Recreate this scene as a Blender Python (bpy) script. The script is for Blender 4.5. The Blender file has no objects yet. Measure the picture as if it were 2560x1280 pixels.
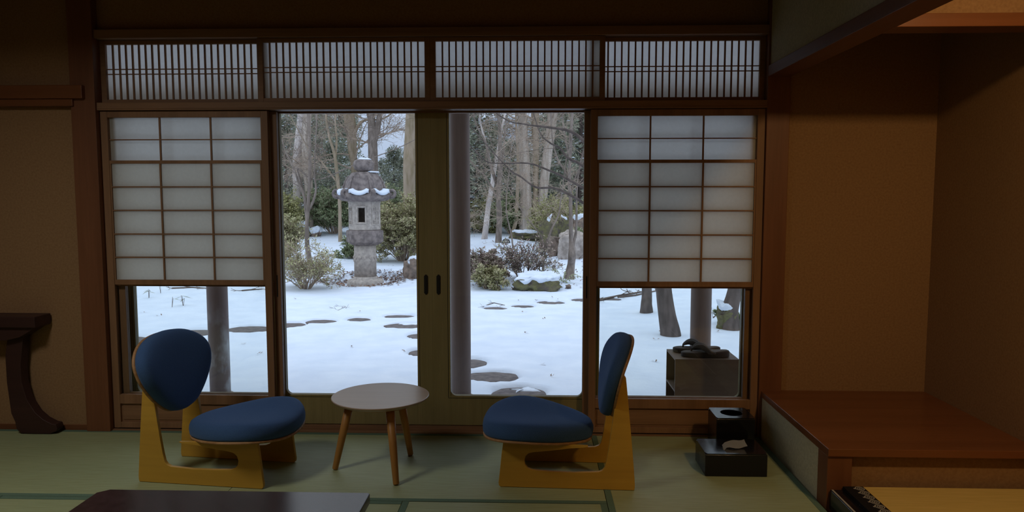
import bpy, bmesh, math, random
import numpy as np
from mathutils import Vector, Matrix, noise as mnoise

scene = bpy.context.scene
COL = scene.collection
PI = math.pi

# ------------------------------------------------------------------ camera
F_PX, VPX, VPY = 1800.0, 1338.0, 490.0
PITCH = math.atan((640 - VPY) / F_PX)
YAW = math.atan((VPX - 1280) / F_PX * math.cos(PITCH))
CAM = Vector((0.0, -4.0, 1.35))
cd = bpy.data.cameras.new('camera'); cam = bpy.data.objects.new('camera', cd); COL.objects.link(cam)
cd.sensor_width = 36.0; cd.lens = F_PX / 2560 * 36.0; cd.clip_start = 0.05; cd.clip_end = 300
cam.location = CAM
cam.rotation_euler = (PI / 2 - PITCH, 0, YAW)
scene.camera = cam

# ------------------------------------------------------------------ world, lights, exposure
scene.view_settings.view_transform = 'Standard'
scene.view_settings.look = 'None'
scene.view_settings.gamma = 1.0
scene.view_settings.use_curve_mapping = False
scene.view_settings.exposure = 0.0
W = bpy.data.worlds.new('overcast_sky'); scene.world = W; W.use_nodes = True
nt = W.node_tree; nt.nodes.clear()
wo = nt.nodes.new('ShaderNodeOutputWorld'); wb = nt.nodes.new('ShaderNodeBackground')
wn = nt.nodes.new('ShaderNodeTexNoise'); wn.inputs['Scale'].default_value = 2.2; wn.inputs['Detail'].default_value = 3
wr = nt.nodes.new('ShaderNodeValToRGB'); wc = nt.nodes.new('ShaderNodeTexCoord')
wr.color_ramp.elements[0].color = (0.62, 0.75, 1.0, 1); wr.color_ramp.elements[1].color = (0.82, 0.90, 1.0, 1)
wr.color_ramp.elements[0].position = 0.35; wr.color_ramp.elements[1].position = 0.65
nt.links.new(wc.outputs['Generated'], wn.inputs['Vector']); nt.links.new(wn.outputs['Fac'], wr.inputs['Fac'])
nt.links.new(wr.outputs['Color'], wb.inputs['Color']); nt.links.new(wb.outputs['Background'], wo.inputs['Surface'])
sx = nt.nodes.new('ShaderNodeSeparateXYZ'); mr = nt.nodes.new('ShaderNodeMapRange')      # overcast: the zenith is brighter than the horizon
nt.links.new(wc.outputs['Generated'], sx.inputs[0]); nt.links.new(sx.outputs['Z'], mr.inputs['Value'])
mr.inputs['From Min'].default_value = 0.05; mr.inputs['From Max'].default_value = 0.9; mr.inputs['To Min'].default_value = 0.80; mr.inputs['To Max'].default_value = 1.80
nt.links.new(mr.outputs['Result'], wb.inputs['Strength'])
scene.cycles.max_bounces = 10; scene.cycles.diffuse_bounces = 5; scene.cycles.glossy_bounces = 3
scene.cycles.transmission_bounces = 6; scene.cycles.transparent_max_bounces = 12
scene.cycles.caustics_reflective = False; scene.cycles.caustics_refractive = False
scene.cycles.sample_clamp_indirect = 4.0; scene.cycles.blur_glossy = 1.0
scene.cycles.use_denoising = True
scene.cycles.use_adaptive_sampling = True; scene.cycles.adaptive_threshold = 0.03


def area(name, loc, size, power, color, rot=(0, 0, 0), spread=PI):
    l = bpy.data.lights.new(name, 'AREA'); l.energy = power; l.color = color
    l.shape = 'RECTANGLE'; l.size, l.size_y = size; l.spread = spread
    o = bpy.data.objects.new(name, l); COL.objects.link(o); o.location = loc; o.rotation_euler = rot
    return o


# warm downlight in the alcove ceiling, and the dim ceiling lamp of the room behind the viewer
area('alcove_downlight', (1.62, -2.50, 2.35), (0.12, 0.12), 14.5, (1.0, 0.66, 0.31), (math.radians(30), 0, 0))
area('room_ceiling_light', (-0.9, -4.6, 2.40), (0.9, 0.9), 6.0, (1.0, 0.78, 0.50))

# unseen overhead light, added to brighten the left floor, wall and chair
area('left_fill_light', (-2.25, -2.05, 2.47), (0.5, 0.5), 18.0, (1.0, 0.97, 0.90), (0, 0, 0), math.radians(165))

# ------------------------------------------------------------------ helpers
ORG = {}


def tag(o, label=None, cat=None, group=None, kind=None):
    if label: o['label'] = label
    if cat: o['category'] = cat
    if group: o['group'] = group
    if kind: o['kind'] = kind
    return o


def thing(name, label, cat, loc=(0, 0, 0), rz=0, group=None, kind=None):
    o = bpy.data.objects.new(name, None); COL.objects.link(o)
    o.empty_display_size = 0.1
    o.location = loc; o.rotation_euler = (0, 0, rz)
    return tag(o, label, cat, group, kind)


class MB:
    def __init__(s): s.v = []; s.f = []; s.m = []

    def quadgrid(s, rows, closed_u=False, closed_v=False, mi=0):
        """rows: list of equal-length point lists"""
        b = len(s.v); n = len(rows[0]); R = len(rows)
        for r in rows: s.v.extend(tuple(p) for p in r)
        for i in range(R if closed_v else R - 1):
            for j in range(n if closed_u else n - 1):
                a0 = b + i * n + j; a1 = b + i * n + (j + 1) % n
                i2 = (i + 1) % R
                s.f.append((a0, a1, b + i2 * n + (j + 1) % n, b + i2 * n + j)); s.m.append(mi)
        return b

    def face(s, pts, mi=0):
        b = len(s.v); s.v.extend(tuple(p) for p in pts); s.f.append(tuple(range(b, b + len(pts)))); s.m.append(mi)

    def box(s, x0, x1, y0, y1, z0, z1, mi=0):
        b = len(s.v)
        s.v += [(x0, y0, z0), (x1, y0, z0), (x1, y1, z0), (x0, y1, z0), (x0, y0, z1), (x1, y0, z1), (x1, y1, z1), (x0, y1, z1)]
        for q in ((3, 2, 1, 0), (4, 5, 6, 7), (0, 1, 5, 4), (1, 2, 6, 5), (2, 3, 7, 6), (3, 0, 4, 7)):
            s.f.append(tuple(b + i for i in q)); s.m.append(mi)

    def prism(s, poly, fn, t0, t1, mi=0):
        """poly: list of 2-D points; fn(u, v, t) -> 3-D"""
        n = len(poly); b = len(s.v)
        for t in (t0, t1):
            for (u, v) in poly: s.v.append(tuple(fn(u, v, t)))
        s.f.append(tuple(b + i for i in reversed(range(n)))); s.m.append(mi)
        s.f.append(tuple(b + n + i for i in range(n))); s.m.append(mi)
        for i in range(n):
            j = (i + 1) % n
            s.f.append((b + i, b + j, b + n + j, b + n + i)); s.m.append(mi)

    def lathe(s, prof, n=24, c=(0, 0, 0), sx=1, sy=1, mi=0):
        rows = []
        for (r, z) in prof:
            rows.append([(c[0] + r * sx * math.cos(2 * PI * k / n), c[1] + r * sy * math.sin(2 * PI * k / n), c[2] + z) for k in range(n)])
        b = s.quadgrid(rows, closed_u=True, mi=mi)
        s.f.append(tuple(b + i for i in reversed(range(n)))); s.m.append(mi)
        e = b + (len(prof) - 1) * n
        s.f.append(tuple(e + i for i in range(n))); s.m.append(mi)

    def tube(s, pts, rad, n=6, mi=0, cap=True, flat=1.0):
        pts = [Vector(p) for p in pts]; rows = []
        if not hasattr(rad, '__len__'): rad = [rad] * len(pts)
        ref = None
        for i, p in enumerate(pts):
            t = (pts[min(i + 1, len(pts) - 1)] - pts[max(i - 1, 0)])
            if t.length < 1e-9: t = Vector((0, 0, 1))
            t.normalize()
            if ref is None:
                ref = Vector((1, 0, 0)) if abs(t.x) < 0.8 else Vector((0, 1, 0))
            u = ref - t * ref.dot(t); u.normalize(); ref = u
            w = t.cross(u)
            rows.append([p + (u * math.cos(2 * PI * k / n) + w * math.sin(2 * PI * k / n) * flat) * rad[i] for k in range(n)])
        b = s.quadgrid(rows, closed_u=True, mi=mi)
        if cap:
            s.f.append(tuple(b + i for i in reversed(range(n)))); s.m.append(mi)
            e = b + (len(pts) - 1) * n
            s.f.append(tuple(e + i for i in range(n))); s.m.append(mi)

    def leaf(s, p, d, l, w, up=None, mi=0):
        d = d.normalized()
        up = up or Vector((random.uniform(-1, 1), random.uniform(-1, 1), random.uniform(-.2, 1)))
        sd = d.cross(up)
        if sd.length < 1e-4: sd = Vector((1, 0, 0))
        sd.normalize(); b = len(s.v)
        a = p; m = p + d * l * .5; e = p + d * l
        s.v += [tuple(a), tuple(m + sd * w * .5), tuple(e), tuple(m - sd * w * .5)]
        s.f.append((b, b + 1, b + 2, b + 3)); s.m.append(mi)

    def build(s, name, mats, parent=None, smooth=False, bevel=0, seg=2, shift=True, sub=0, weld=False):
        if not isinstance(mats, (list, tuple)): mats = [mats]
        off = Vector((0, 0, 0))
        if parent is not None and shift:
            q = parent
            while q is not None: off += q.location; q = q.parent
        me = bpy.data.meshes.new(name)
        vv = s.v if off.length == 0 else [(a - off.x, b - off.y, c - off.z) for a, b, c in s.v]
        me.from_pydata(vv, [], s.f)
        for m in mats: me.materials.append(m)
        if len(mats) > 1: me.polygons.foreach_set('material_index', s.m)
        if smooth: me.polygons.foreach_set('use_smooth', [True] * len(me.polygons))
        if weld:
            bm = bmesh.new(); bm.from_mesh(me); bmesh.ops.remove_doubles(bm, verts=bm.verts, dist=1e-5)
            bmesh.ops.recalc_face_normals(bm, faces=bm.faces); bm.to_mesh(me); bm.free()
        me.update()
        o = bpy.data.objects.new(name, me); COL.objects.link(o)
        if parent is not None: o.parent = parent
        if bevel:
            b = o.modifiers.new('bevel', 'BEVEL'); b.width = bevel; b.segments = seg; b.limit_method = 'ANGLE'; b.angle_limit = math.radians(40)
            me.polygons.foreach_set('use_smooth', [True] * len(me.polygons))
            w = o.modifiers.new('wn', 'WEIGHTED_NORMAL'); w.keep_sharp = True
        if sub:
            b = o.modifiers.new('sub', 'SUBSURF'); b.levels = sub; b.render_levels = sub
        return o


def copy_tree(o, parent=None):
    c = o.copy(); COL.objects.link(c); c.parent = parent
    for ch in list(o.children): copy_tree(ch, c)
    return c


def ray(px, py):
    cp, sp, cy, sy = math.cos(PITCH), math.sin(PITCH), math.cos(YAW), math.sin(YAW)
    fw = Vector((-sy * cp, cy * cp, -sp)); rt = Vector((cy, sy, 0)); up = rt.cross(fw)
    return fw + rt * ((px - 1280) / F_PX) - up * ((py - 640) / F_PX)


def at(px, py, Y):
    r = ray(px, py); return CAM + r * ((Y - CAM.y) / r.y)


def struct(name, mb, mat, label=None, **k):
    o = mb.build(name, mat, **k); o['kind'] = 'structure'
    if label: o['label'] = label
    return o


# ------------------------------------------------------------------ materials
def new_mat(name):
    m = bpy.data.materials.new(name); m.use_nodes = True; n = m.node_tree
    b = n.nodes['Principled BSDF']
    return m, n, b


def rgb(c): return (c[0], c[1], c[2], 1)


def mixcol(n, fac, a, b):
    x = n.nodes.new('ShaderNodeMix'); x.data_type = 'RGBA'
    if hasattr(fac, 'links') or hasattr(fac, 'is_linked'): n.links.new(fac, x.inputs['Factor'])
    else: x.inputs['Factor'].default_value = fac
    for k, v in (('A', a), ('B', b)):
        i = [q for q in x.inputs if q.name == k and q.type == 'RGBA'][0]
        if hasattr(v, 'is_linked'): n.links.new(v, i)
        else: i.default_value = rgb(v)
    return [q for q in x.outputs if q.type == 'RGBA'][0]


def noise_fac(n, scale, detail=3, stretch=(1, 1, 1), lo=.35, hi=.65, coord='Object', rough=.5):
    tc = n.nodes.new('ShaderNodeTexCoord'); mp = n.nodes.new('ShaderNodeMapping'); mp.inputs['Scale'].default_value = stretch
    n.links.new(tc.outputs[coord], mp.inputs['Vector'])
    t = n.nodes.new('ShaderNodeTexNoise'); t.inputs['Scale'].default_value = scale; t.inputs['Detail'].default_value = detail
    t.inputs['Roughness'].default_value = rough
    n.links.new(mp.outputs['Vector'], t.inputs['Vector'])
    r = n.nodes.new('ShaderNodeMapRange'); r.inputs['From Min'].default_value = lo; r.inputs['From Max'].default_value = hi
    n.links.new(t.outputs['Fac'], r.inputs['Value'])
    return r.outputs['Result']


def bump(n, b, src, strength=.2, dist=.002):
    bp = n.nodes.new('ShaderNodeBump'); bp.inputs['Strength'].default_value = strength; bp.inputs['Distance'].default_value = dist
    n.links.new(src, bp.inputs['Height']); n.links.new(bp.outputs['Normal'], b.inputs['Normal'])


def simple(name, c, rough=.6, var=.0, scale=40, spec=.5, metal=0, stretch=(1, 1, 1), bmp=0, bdist=.002, c2=None, lo=.35, hi=.65, detail=3, coat=0):
    m, n, b = new_mat(name)
    b.inputs['Roughness'].default_value = rough; b.inputs['Specular IOR Level'].default_value = spec; b.inputs['Metallic'].default_value = metal
    b.inputs['Coat Weight'].default_value = coat
    if c2 is None: c2 = tuple(x * (1 - var) for x in c)
    if var or c2 != c:
        f = noise_fac(n, scale, detail, stretch, lo, hi)
        n.links.new(mixcol(n, f, c, c2), b.inputs['Base Color'])
        if bmp: bump(n, b, f, bmp, bdist)
    else: b.inputs['Base Color'].default_value = rgb(c)
    return m


def wood(name, c, c2, axis='z', rough=.5, scale=14, spec=.4, coat=0):
    st = {'x': (.06, 1, 1), 'y': (1, .06, 1), 'z': (1, 1, .06)}[axis]
    m, n, b = new_mat(name)
    f1 = noise_fac(n, scale, 4, st, .3, .7); f2 = noise_fac(n, scale * 6, 3, st, .3, .75)
    a = mixcol(n, f1, c, c2); dk = tuple(x * .72 for x in c2)
    mm = n.nodes.new('ShaderNodeMath'); mm.operation = 'MULTIPLY'; mm.inputs[1].default_value = .35; n.links.new(f2, mm.inputs[0])
    n.links.new(mixcol(n, mm.outputs[0], a, dk), b.inputs['Base Color'])
    b.inputs['Roughness'].default_value = rough; b.inputs['Specular IOR Level'].default_value = spec
    b.inputs['Coat Weight'].default_value = coat; b.inputs['Coat Roughness'].default_value = .15
    bump(n, b, f2, .12, .001)
    return m


M = {}
for ax in 'xyz':
    M['frame_' + ax] = wood('shoji_wood_' + ax, (.31, .165, .085), (.21, .11, .055), ax, .55)
    M['pillar_' + ax] = wood('pillar_wood_' + ax, (.20, .078, .034), (.15, .055, .022), ax, .5)
    M['olive_' + ax] = wood('door_olive_' + ax, (.33, .27, .12), (.27, .22, .09), ax, .5, 20)
    M['plat_' + ax] = wood('platform_wood_' + ax, (.22, .08, .032), (.16, .055, .02), ax, .3, 8, .45)
M['chairwood'] = wood('chair_plywood', (.62, .36, .05), (.53, .29, .04), 'x', .42, 8)
M['plyedge'] = wood('plywood_edge', (.5, .28, .13), (.3, .15, .06), 'x', .6, 60)
M['legwood'] = wood('table_leg_wood', (.52, .26, .07), (.40, .18, .045), 'z', .45, 12)
M['topwood'] = wood('table_top_wood', (.50, .37, .28), (.43, .31, .23), 'x', .3, 8, .6)
M['plaster'] = simple('sand_plaster', (.32, .19, .095), .95, c2=(.26, .15, .075), scale=90, spec=.1, bmp=.25, bdist=.001, lo=.3, hi=.7)
M['plaster_green'] = simple('sand_plaster_greenish', (.52, .48, .33), .95, c2=(.44, .40, .28), scale=90, spec=.1, bmp=.25, bdist=.001)
M['ceiling'] = wood('ceiling_board', (.25, .16, .09), (.18, .11, .06), 'y', .7)
M['dark'] = wood('dark_furniture_wood', (.055, .022, .018), (.035, .014, .012), 'x', .5, 10)
M['lacquer'] = simple('black_lacquer', (.008, .008, .011), .16, spec=.4)
M['lacquer_table'] = simple('dark_lacquer_table', (.045, .026, .03), .17, spec=.36, c2=(.03, .018, .02), scale=30)
M['black'] = simple('black_metal', (.01, .01, .01), .4)
M['heri'] = simple('tatami_border_cloth', (.13, .20, .14), .9, var=.15, scale=300, spec=.1)
M['tissue'] = simple('tissue_paper', (.8, .78, .72), .9, var=.05)
M['fabric'] = simple('blue_wool', (.055, .115, .26), .95, c2=(.04, .088, .21), scale=400, spec=.15, bmp=.35, bdist=.0008)
M['fabric'].node_tree.nodes['Principled BSDF'].inputs['Sheen Weight'].default_value = .25
M['fabric'].node_tree.nodes['Principled BSDF'].inputs['Sheen Tint'].default_value = (.3, .45, .8, 1)
M['snow'] = simple('snow', (.80, .86, .95), .7, c2=(.72, .79, .90), scale=3.0, spec=.2, detail=6, bmp=.3, bdist=.03)
M['stone'] = simple('stepping_stone', (.20, .17, .16), .85, c2=(.12, .105, .105), scale=14, spec=.2, bmp=.5, bdist=.01, detail=6)
M['lantern'] = simple('lantern_granite', (.56, .49, .43), .9, c2=(.34, .30, .27), scale=16, spec=.2, bmp=.5, bdist=.01, detail=8, lo=.3, hi=.7)
M['lantern_dark'] = simple('weathered_granite', (.30, .25, .23), .9, c2=(.15, .125, .12), scale=11, spec=.2, bmp=.5, bdist=.01, detail=8)
M['rock'] = simple('garden_rock', (.32, .24, .19), .9, c2=(.15, .12, .10), scale=8, spec=.2, bmp=.6, bdist=.03, detail=8)
M['rock_light'] = simple('pale_garden_rock', (.50, .43, .38), .9, c2=(.26, .22, .19), scale=8, spec=.2, bmp=.7, bdist=.03, detail=8)
M['moss'] = simple('mossy_rock', (.19, .18, .08), .95, c2=(.12, .10, .085), scale=9, spec=.1, bmp=.7, bdist=.03, detail=8)
M['post'] = wood('round_post_wood', (.24, .175, .15), (.18, .125, .105), 'z', .6, 10)
M['post_reflection'] = wood('round_post_wood_foot_reflection', (.26, .19, .18), (.19, .135, .13), 'z', .6, 10)  # whitish reflection near the foot is mixed into the wood colour below
_n = M['post_reflection'].node_tree; _b = _n.nodes['Principled BSDF']; _src = _b.inputs['Base Color'].links[0].from_socket
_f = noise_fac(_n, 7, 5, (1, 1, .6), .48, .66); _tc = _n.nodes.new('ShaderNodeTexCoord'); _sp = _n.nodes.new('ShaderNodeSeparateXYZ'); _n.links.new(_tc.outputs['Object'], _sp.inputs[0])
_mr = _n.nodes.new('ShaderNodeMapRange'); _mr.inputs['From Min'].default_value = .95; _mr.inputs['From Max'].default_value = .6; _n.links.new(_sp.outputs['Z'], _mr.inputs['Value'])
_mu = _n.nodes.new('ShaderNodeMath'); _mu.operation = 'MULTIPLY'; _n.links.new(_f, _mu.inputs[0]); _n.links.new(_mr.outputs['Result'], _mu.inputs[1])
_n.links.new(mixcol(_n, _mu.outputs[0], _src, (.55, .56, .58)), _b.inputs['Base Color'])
M['paving'] = simple('concrete_step', (.3, .29, .28), .9, var=.2, scale=8)
M['shoebox'] = wood('shoe_box_wood', (.20, .135, .095), (.15, .10, .07), 'x', .6, 10)
M['sandal'] = simple('sandal_dark_cloth', (.055, .045, .042), .8, var=.3, scale=200)
M['sandal_top'] = simple('sandal_insole', (.12, .10, .09), .85, var=.25, scale=200)


def leaf_mat(name, cols, rough=.7, trans=.15):
    m, n, b = new_mat(name)
    g = n.nodes.new('ShaderNodeNewGeometry'); r = n.nodes.new('ShaderNodeValToRGB')
    cr = r.color_ramp
    while len(cr.elements) < len(cols): cr.elements.new(.5)
    for i, c in enumerate(cols):
        cr.elements[i].position = i / (len(cols) - 1); cr.elements[i].color = rgb(c)
    n.links.new(g.outputs['Random Per Island'], r.inputs['Fac']); n.links.new(r.outputs['Color'], b.inputs['Base Color'])
    b.inputs['Roughness'].default_value = rough; b.inputs['Specular IOR Level'].default_value = .3
    return m


M['leaf_yg'] = leaf_mat('yellow_green_leaves', [(.36, .36, .17), (.48, .45, .24), (.28, .27, .14), (.52, .47, .28), (.34, .27, .19)])
M['leaf_green'] = leaf_mat('green_leaves', [(.26, .31, .17), (.36, .40, .22), (.20, .25, .13), (.42, .43, .26)])
M['leaf_dark'] = leaf_mat('evergreen_leaves', [(.24, .26, .18), (.33, .36, .26), (.42, .44, .33), (.20, .22, .17), (.48, .46, .38)])
M['leaf_olive'] = leaf_mat('olive_leaves', [(.42, .42, .17), (.54, .52, .24), (.34, .34, .17), (.48, .42, .24)])
M['leaf_purple'] = leaf_mat('azalea_leaves', [(.30, .20, .18), (.38, .29, .24), (.28, .28, .16), (.45, .36, .31), (.22, .15, .14)])
M['leaf_brown'] = leaf_mat('fallen_leaves', [(.20, .10, .06), (.28, .16, .10), (.13, .07, .05), (.33, .24, .18)])
M['bark_pale'] = simple('pale_bark', (.72, .64, .60), .9, c2=(.45, .39, .36), scale=7, stretch=(1, 1, .3), spec=.1, bmp=.6, bdist=.02, detail=6)
M['bark_brown'] = simple('brown_bark', (.42, .33, .25), .9, c2=(.28, .22, .14), scale=9, stretch=(1, 1, .25), spec=.1, bmp=.6, bdist=.02, detail=6)
M['bark_grey'] = simple('grey_bark', (.30, .245, .21), .9, c2=(.18, .145, .12), scale=14, stretch=(1, 1, .3), spec=.1, bmp=.6, bdist=.02, detail=6)
M['bark_dark'] = simple('dark_bark', (.17, .135, .12), .9, c2=(.10, .08, .07), scale=14, stretch=(1, 1, .3), spec=.1, detail=5)
M['bark_cedar'] = simple('cedar_bark', (.62, .53, .46), .9, c2=(.40, .33, .27), scale=12, stretch=(1, 1, .08), spec=.1, bmp=.8, bdist=.03, detail=6)
M['twig'] = simple('twig_bark', (.46, .36, .28), .9, var=.35, scale=8, spec=.1)
M['twig_dark'] = simple('dark_twig_bark', (.20, .155, .13), .9, var=.35, scale=8, spec=.1)


def tatami_mat():
    m, n, b = new_mat('tatami_rush')
    tc = n.nodes.new('ShaderNodeTexCoord')
    wv = n.nodes.new('ShaderNodeTexWave'); wv.bands_direction = 'Y'; wv.inputs['Scale'].default_value = 30; wv.inputs['Distortion'].default_value = .2
    n.links.new(tc.outputs['Object'], wv.inputs['Vector'])
    f = noise_fac(n, 3, 4, (1, 1, 1), .3, .7)
    f2 = noise_fac(n, 160, 2, (.05, 1, 1), .3, .7)
    a = mixcol(n, f, (.41, .45, .245), (.36, .42, .235)); c = mixcol(n, f2, a, (.32, .35, .18))
    mm = n.nodes.new('ShaderNodeMath'); mm.operation = 'MULTIPLY'; mm.inputs[1].default_value = .3; n.links.new(wv.outputs['Fac'], mm.inputs[0])
    n.links.new(mixcol(n, mm.outputs[0], c, (.24, .26, .14)), b.inputs['Base Color'])
    b.inputs['Roughness'].default_value = .55; b.inputs['Specular IOR Level'].default_value = .35
    bump(n, b, wv.outputs['Fac'], .25, .002)
    return m


M['tatami'] = tatami_mat()


def paper_mat():
    m = bpy.data.materials.new('washi_paper'); m.use_nodes = True; n = m.node_tree; n.nodes.clear()
    o = n.nodes.new('ShaderNodeOutputMaterial'); d = n.nodes.new('ShaderNodeBsdfDiffuse'); t = n.nodes.new('ShaderNodeBsdfTranslucent'); x = n.nodes.new('ShaderNodeMixShader')
    f = noise_fac(n, 60, 4, (1, 1, 1), .3, .7)
    n.links.new(mixcol(n, f, (.88, .87, .82), (.83, .82, .77)), t.inputs['Color']); d.inputs['Color'].default_value = (.84, .84, .80, 1)
    x.inputs[0].default_value = .67
    n.links.new(d.outputs[0], x.inputs[1]); n.links.new(t.outputs[0], x.inputs[2]); n.links.new(x.outputs[0], o.inputs['Surface'])
    return m


def glass_mat():
    m = bpy.data.materials.new('window_glass'); m.use_nodes = True; n = m.node_tree; n.nodes.clear()
    o = n.nodes.new('ShaderNodeOutputMaterial'); g = n.nodes.new('ShaderNodeBsdfGlossy'); t = n.nodes.new('ShaderNodeBsdfTransparent'); x = n.nodes.new('ShaderNodeMixShader')
    fr = n.nodes.new('ShaderNodeFresnel'); fr.inputs['IOR'].default_value = 1.3
    g.inputs['Roughness'].default_value = .02; t.inputs['Color'].default_value = (.97, .98, .975, 1)
    n.links.new(fr.outputs[0], x.inputs[0]); n.links.new(t.outputs[0], x.inputs[1]); n.links.new(g.outputs[0], x.inputs[2]); n.links.new(x.outputs[0], o.inputs['Surface'])
    return m


M['tissue_thin'] = paper_mat(); M['tissue_thin'].name = 'thin_tissue_paper'; M['paper'] = paper_mat(); M['glass'] = glass_mat()


def crest_mat():
    """black cloth with pale ring crests, pattern in the border's own coordinates (x 0..1 across one repeat)"""
    return simple('crest_border_black', (.010, .009, .010), .7, spec=.2)


M['crest'] = crest_mat()
M['crest_ring'] = simple('crest_thread', (.38, .36, .33), .8, var=.1)
M['gold_mat'] = simple('alcove_rush', (.66, .48, .16), .7, c2=(.60, .43, .13), scale=60, stretch=(.1, 1, 1), spec=.2)

# ------------------------------------------------------------------ room shell
XL, XR, YB, ZC = -3.45, 2.165, -6.2, 2.52      # left wall, right wall, back wall, ceiling
OX0, OX1 = -2.437, 1.25                        # window opening between the pillars
m = MB(); m.box(XL - .1, XR + .1, YB - .1, -0.0, -.12, -.03); struct('floor', m, M['pillar_x'], 'boarded subfloor under the mats')
m = MB(); m.box(XL - .1, XR + .1, YB - .1, .1, ZC, ZC + .08); struct('ceiling', m, M['ceiling'], 'dark boarded ceiling')
m = MB(); m.box(XL - .1, XL, YB, .1, -.03, ZC); struct('wall_left', m, M['plaster'])
m = MB(); m.box(XR, XR + .1, YB, .1, -.03, ZC); struct('wall_right', m, M['plaster'])
m = MB(); m.box(XL - .1, XR + .1, YB - .1, YB, -.03, ZC); struct('wall_back', m, M['plaster'])
m = MB()
m.box(XL, -2.57, 0, .16, -.06, ZC)
m.box(1.372, XR, 0, .16, -.06, ZC)
m.box(-2.57, 1.372, .02, .14, 2.264, ZC)
struct('wall_front', m, M['plaster'], 'sand plaster wall around the garden windows')
# pillars, beam, lintel, sill, nageshi
m = MB(); m.box(-2.575, OX0, -.035, .14, -.05, ZC); struct('trim_1', m, M['pillar_z'], 'brown square pillar left of the windows', bevel=.003)
m = MB(); m.box(OX1, 1.372, -.02, .14, -.05, ZC); struct('trim_2', m, M['pillar_z'], 'reddish square pillar right of the windows', bevel=.003)
m = MB(); m.box(OX0, OX1, -.02, .2, 2.217, 2.264); struct('trim_3', m, M['frame_x'], 'beam over the transom screens', bevel=.002)
m = MB(); m.box(OX0, OX1, -.02, .2, 1.825, 1.867); m.box(OX0, OX1, -.0225, -.0195, 1.832, 1.8345); m.box(OX0, OX1, .082, .094, 1.8155, 1.826)
struct('trim_4', m, M['frame_x'], 'grooved lintel between transom and doors', bevel=.002)
m = MB(); m.box(OX0, OX1, -.012, .005, -.06, .006); m.box(OX0, OX1, .005, .2, -.06, .0)
for y in (.04, .078, .098, .146, .19): m.box(OX0, OX1, y - .003, y + .003, -.001, .012)
struct('trim_5', m, M['frame_x'], 'grooved door sill')
m = MB(); m.box(XL, -2.49, -.065, 0.0, 1.885, 1.958); m.box(XL, -2.555, -.05, 0.0, 1.845, 1.886)
struct('trim_6', m, M['plat_x'], 'dark rail across the left wall', bevel=.003)
m = MB(); m.box(XL, -2.575, -.012, .0, 0, .028); struct('baseboard_left', m, M['pillar_x'])
# outdoor head frame above the glass doors, side jambs, and the eave
m = MB(); m.box(OX0, OX1, .095, .2, 1.867, 1.90)
m.box(OX0 - .005, OX0 + .012, .09, .2, 0, 1.867); m.box(OX1 - .012, OX1 + .005, .09, .2, 0, 1.867)
struct('trim_7', m, M['olive_x'], 'outer door frame')
m = MB()
m.prism([(.16, 2.92), (1.95, 2.66), (1.95, 2.72), (.16, 3.02)], lambda u, v, t: (t, u, v), -6.5, 5.0)
m.box(-6.5, 5.0, 1.41, 1.57, 2.55, 2.70)
struct('trim_8', m, M['ceiling'], 'wooden eave over the garden side')
# alcove beams
m = MB(); m.box(1.25, 1.372, -2.75, -.02, 1.99, 2.048)
struct('trim_9', m, M['pillar_y'], 'beam running from the right pillar towards the viewer', bevel=.003)
m = MB(); m.box(1.262, 1.36, -2.75, 0, 2.048, ZC); struct('wall_alcove_side', m, M['plaster_green'], 'small plaster wall over the side beam')
m = MB(); m.box(1.372, XR, -1.06, -.94, 2.012, 2.064); struct('trim_10', m, M['plat_x'], 'cross beam of the alcove lit orange', bevel=.003)
m = MB(); m.box(1.36, XR, -1.03, -.97, 2.064, ZC); struct('wall_alcove', m, M['plaster'], 'small plaster wall above the alcove cross beam')
m = MB(); m.box(1.25, 1.372, -2.87, -2.75, 0, ZC); struct('trim_11', m, M['pillar_z'], 'alcove pillar beside the viewer', bevel=.003)
m = MB(); m.box(1.3, XR, -2.87, -2.77, 0, ZC); struct('wall_alcove_end', m, M['plaster'])

# ------------------------------------------------------------------ tatami mats


def tatami(x0, x1, y0, y1, label, long='x'):
    t = thing('tatami_mat', label, 'floor mat', ((x0 + x1) / 2, (y0 + y1) / 2, -.03), group='tatami mats of the room')
    g = .0015
    m = MB(); m.box(x0 + g, x1 - g, y0 + g, y1 - g, -.03, 0.0); m.build('rush_cover', M['tatami'], t)
    for s in (0, 1):
        m = MB()
        if long == 'x':
            a = (y0 + g, y0 + .03) if s == 0 else (y1 - .03, y1 - g); m.box(x0 + g, x1 - g, a[0], a[1], -.001, .0015)
        else:
            a = (x0 + g, x0 + .03) if s == 0 else (x1 - .03, x1 - g); m.box(a[0], a[1], y0 + g, y1 - g, -.001, .0015)
        o = m.build('border', M['heri'], t); o['label'] = 'green cloth border'


tatami(-3.25, -1.405, -.925, -.015, 'green rush mat in the left corner below the dark wooden shelf', 'x')
tatami(-1.405, .32, -.925, -.015, 'green rush mat along the glass doors under the round table', 'x')
tatami(.32, 1.256, -1.78, -.015, 'green rush mat carrying the black boxes, beside the wooden platform', 'y')
tatami(-2.40, -.585, -1.835, -.925, 'green rush mat mostly hidden under the black low table', 'x')
tatami(-.585, .32, -2.7, -.925, 'narrow strip of rush mat at the lower edge between low table and right chair', 'y')
tatami(-3.43, -2.40, -2.7, -.925, 'rush mat at the lower left edge, left of the black low table', 'y')
m = MB(); m.box(-3.43, -3.25, -.925, -.015, -.03, -.002); m.box(-2.4, -.585, -6.1, -1.835, -.03, -.002); m.box(-3.43, -2.4, -6.1, -2.7, -.03, -.002); m.box(-.585, .32, -6.1, -2.7, -.03, -.002); m.box(.32, 2.1, -6.1, -2.88, -.03, -.002); m.box(.32, 1.245, -2.88, -1.78, -.03, -.002)
struct('floor_mats_behind', m, M['tatami'], 'rush matting behind the viewer')

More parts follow.
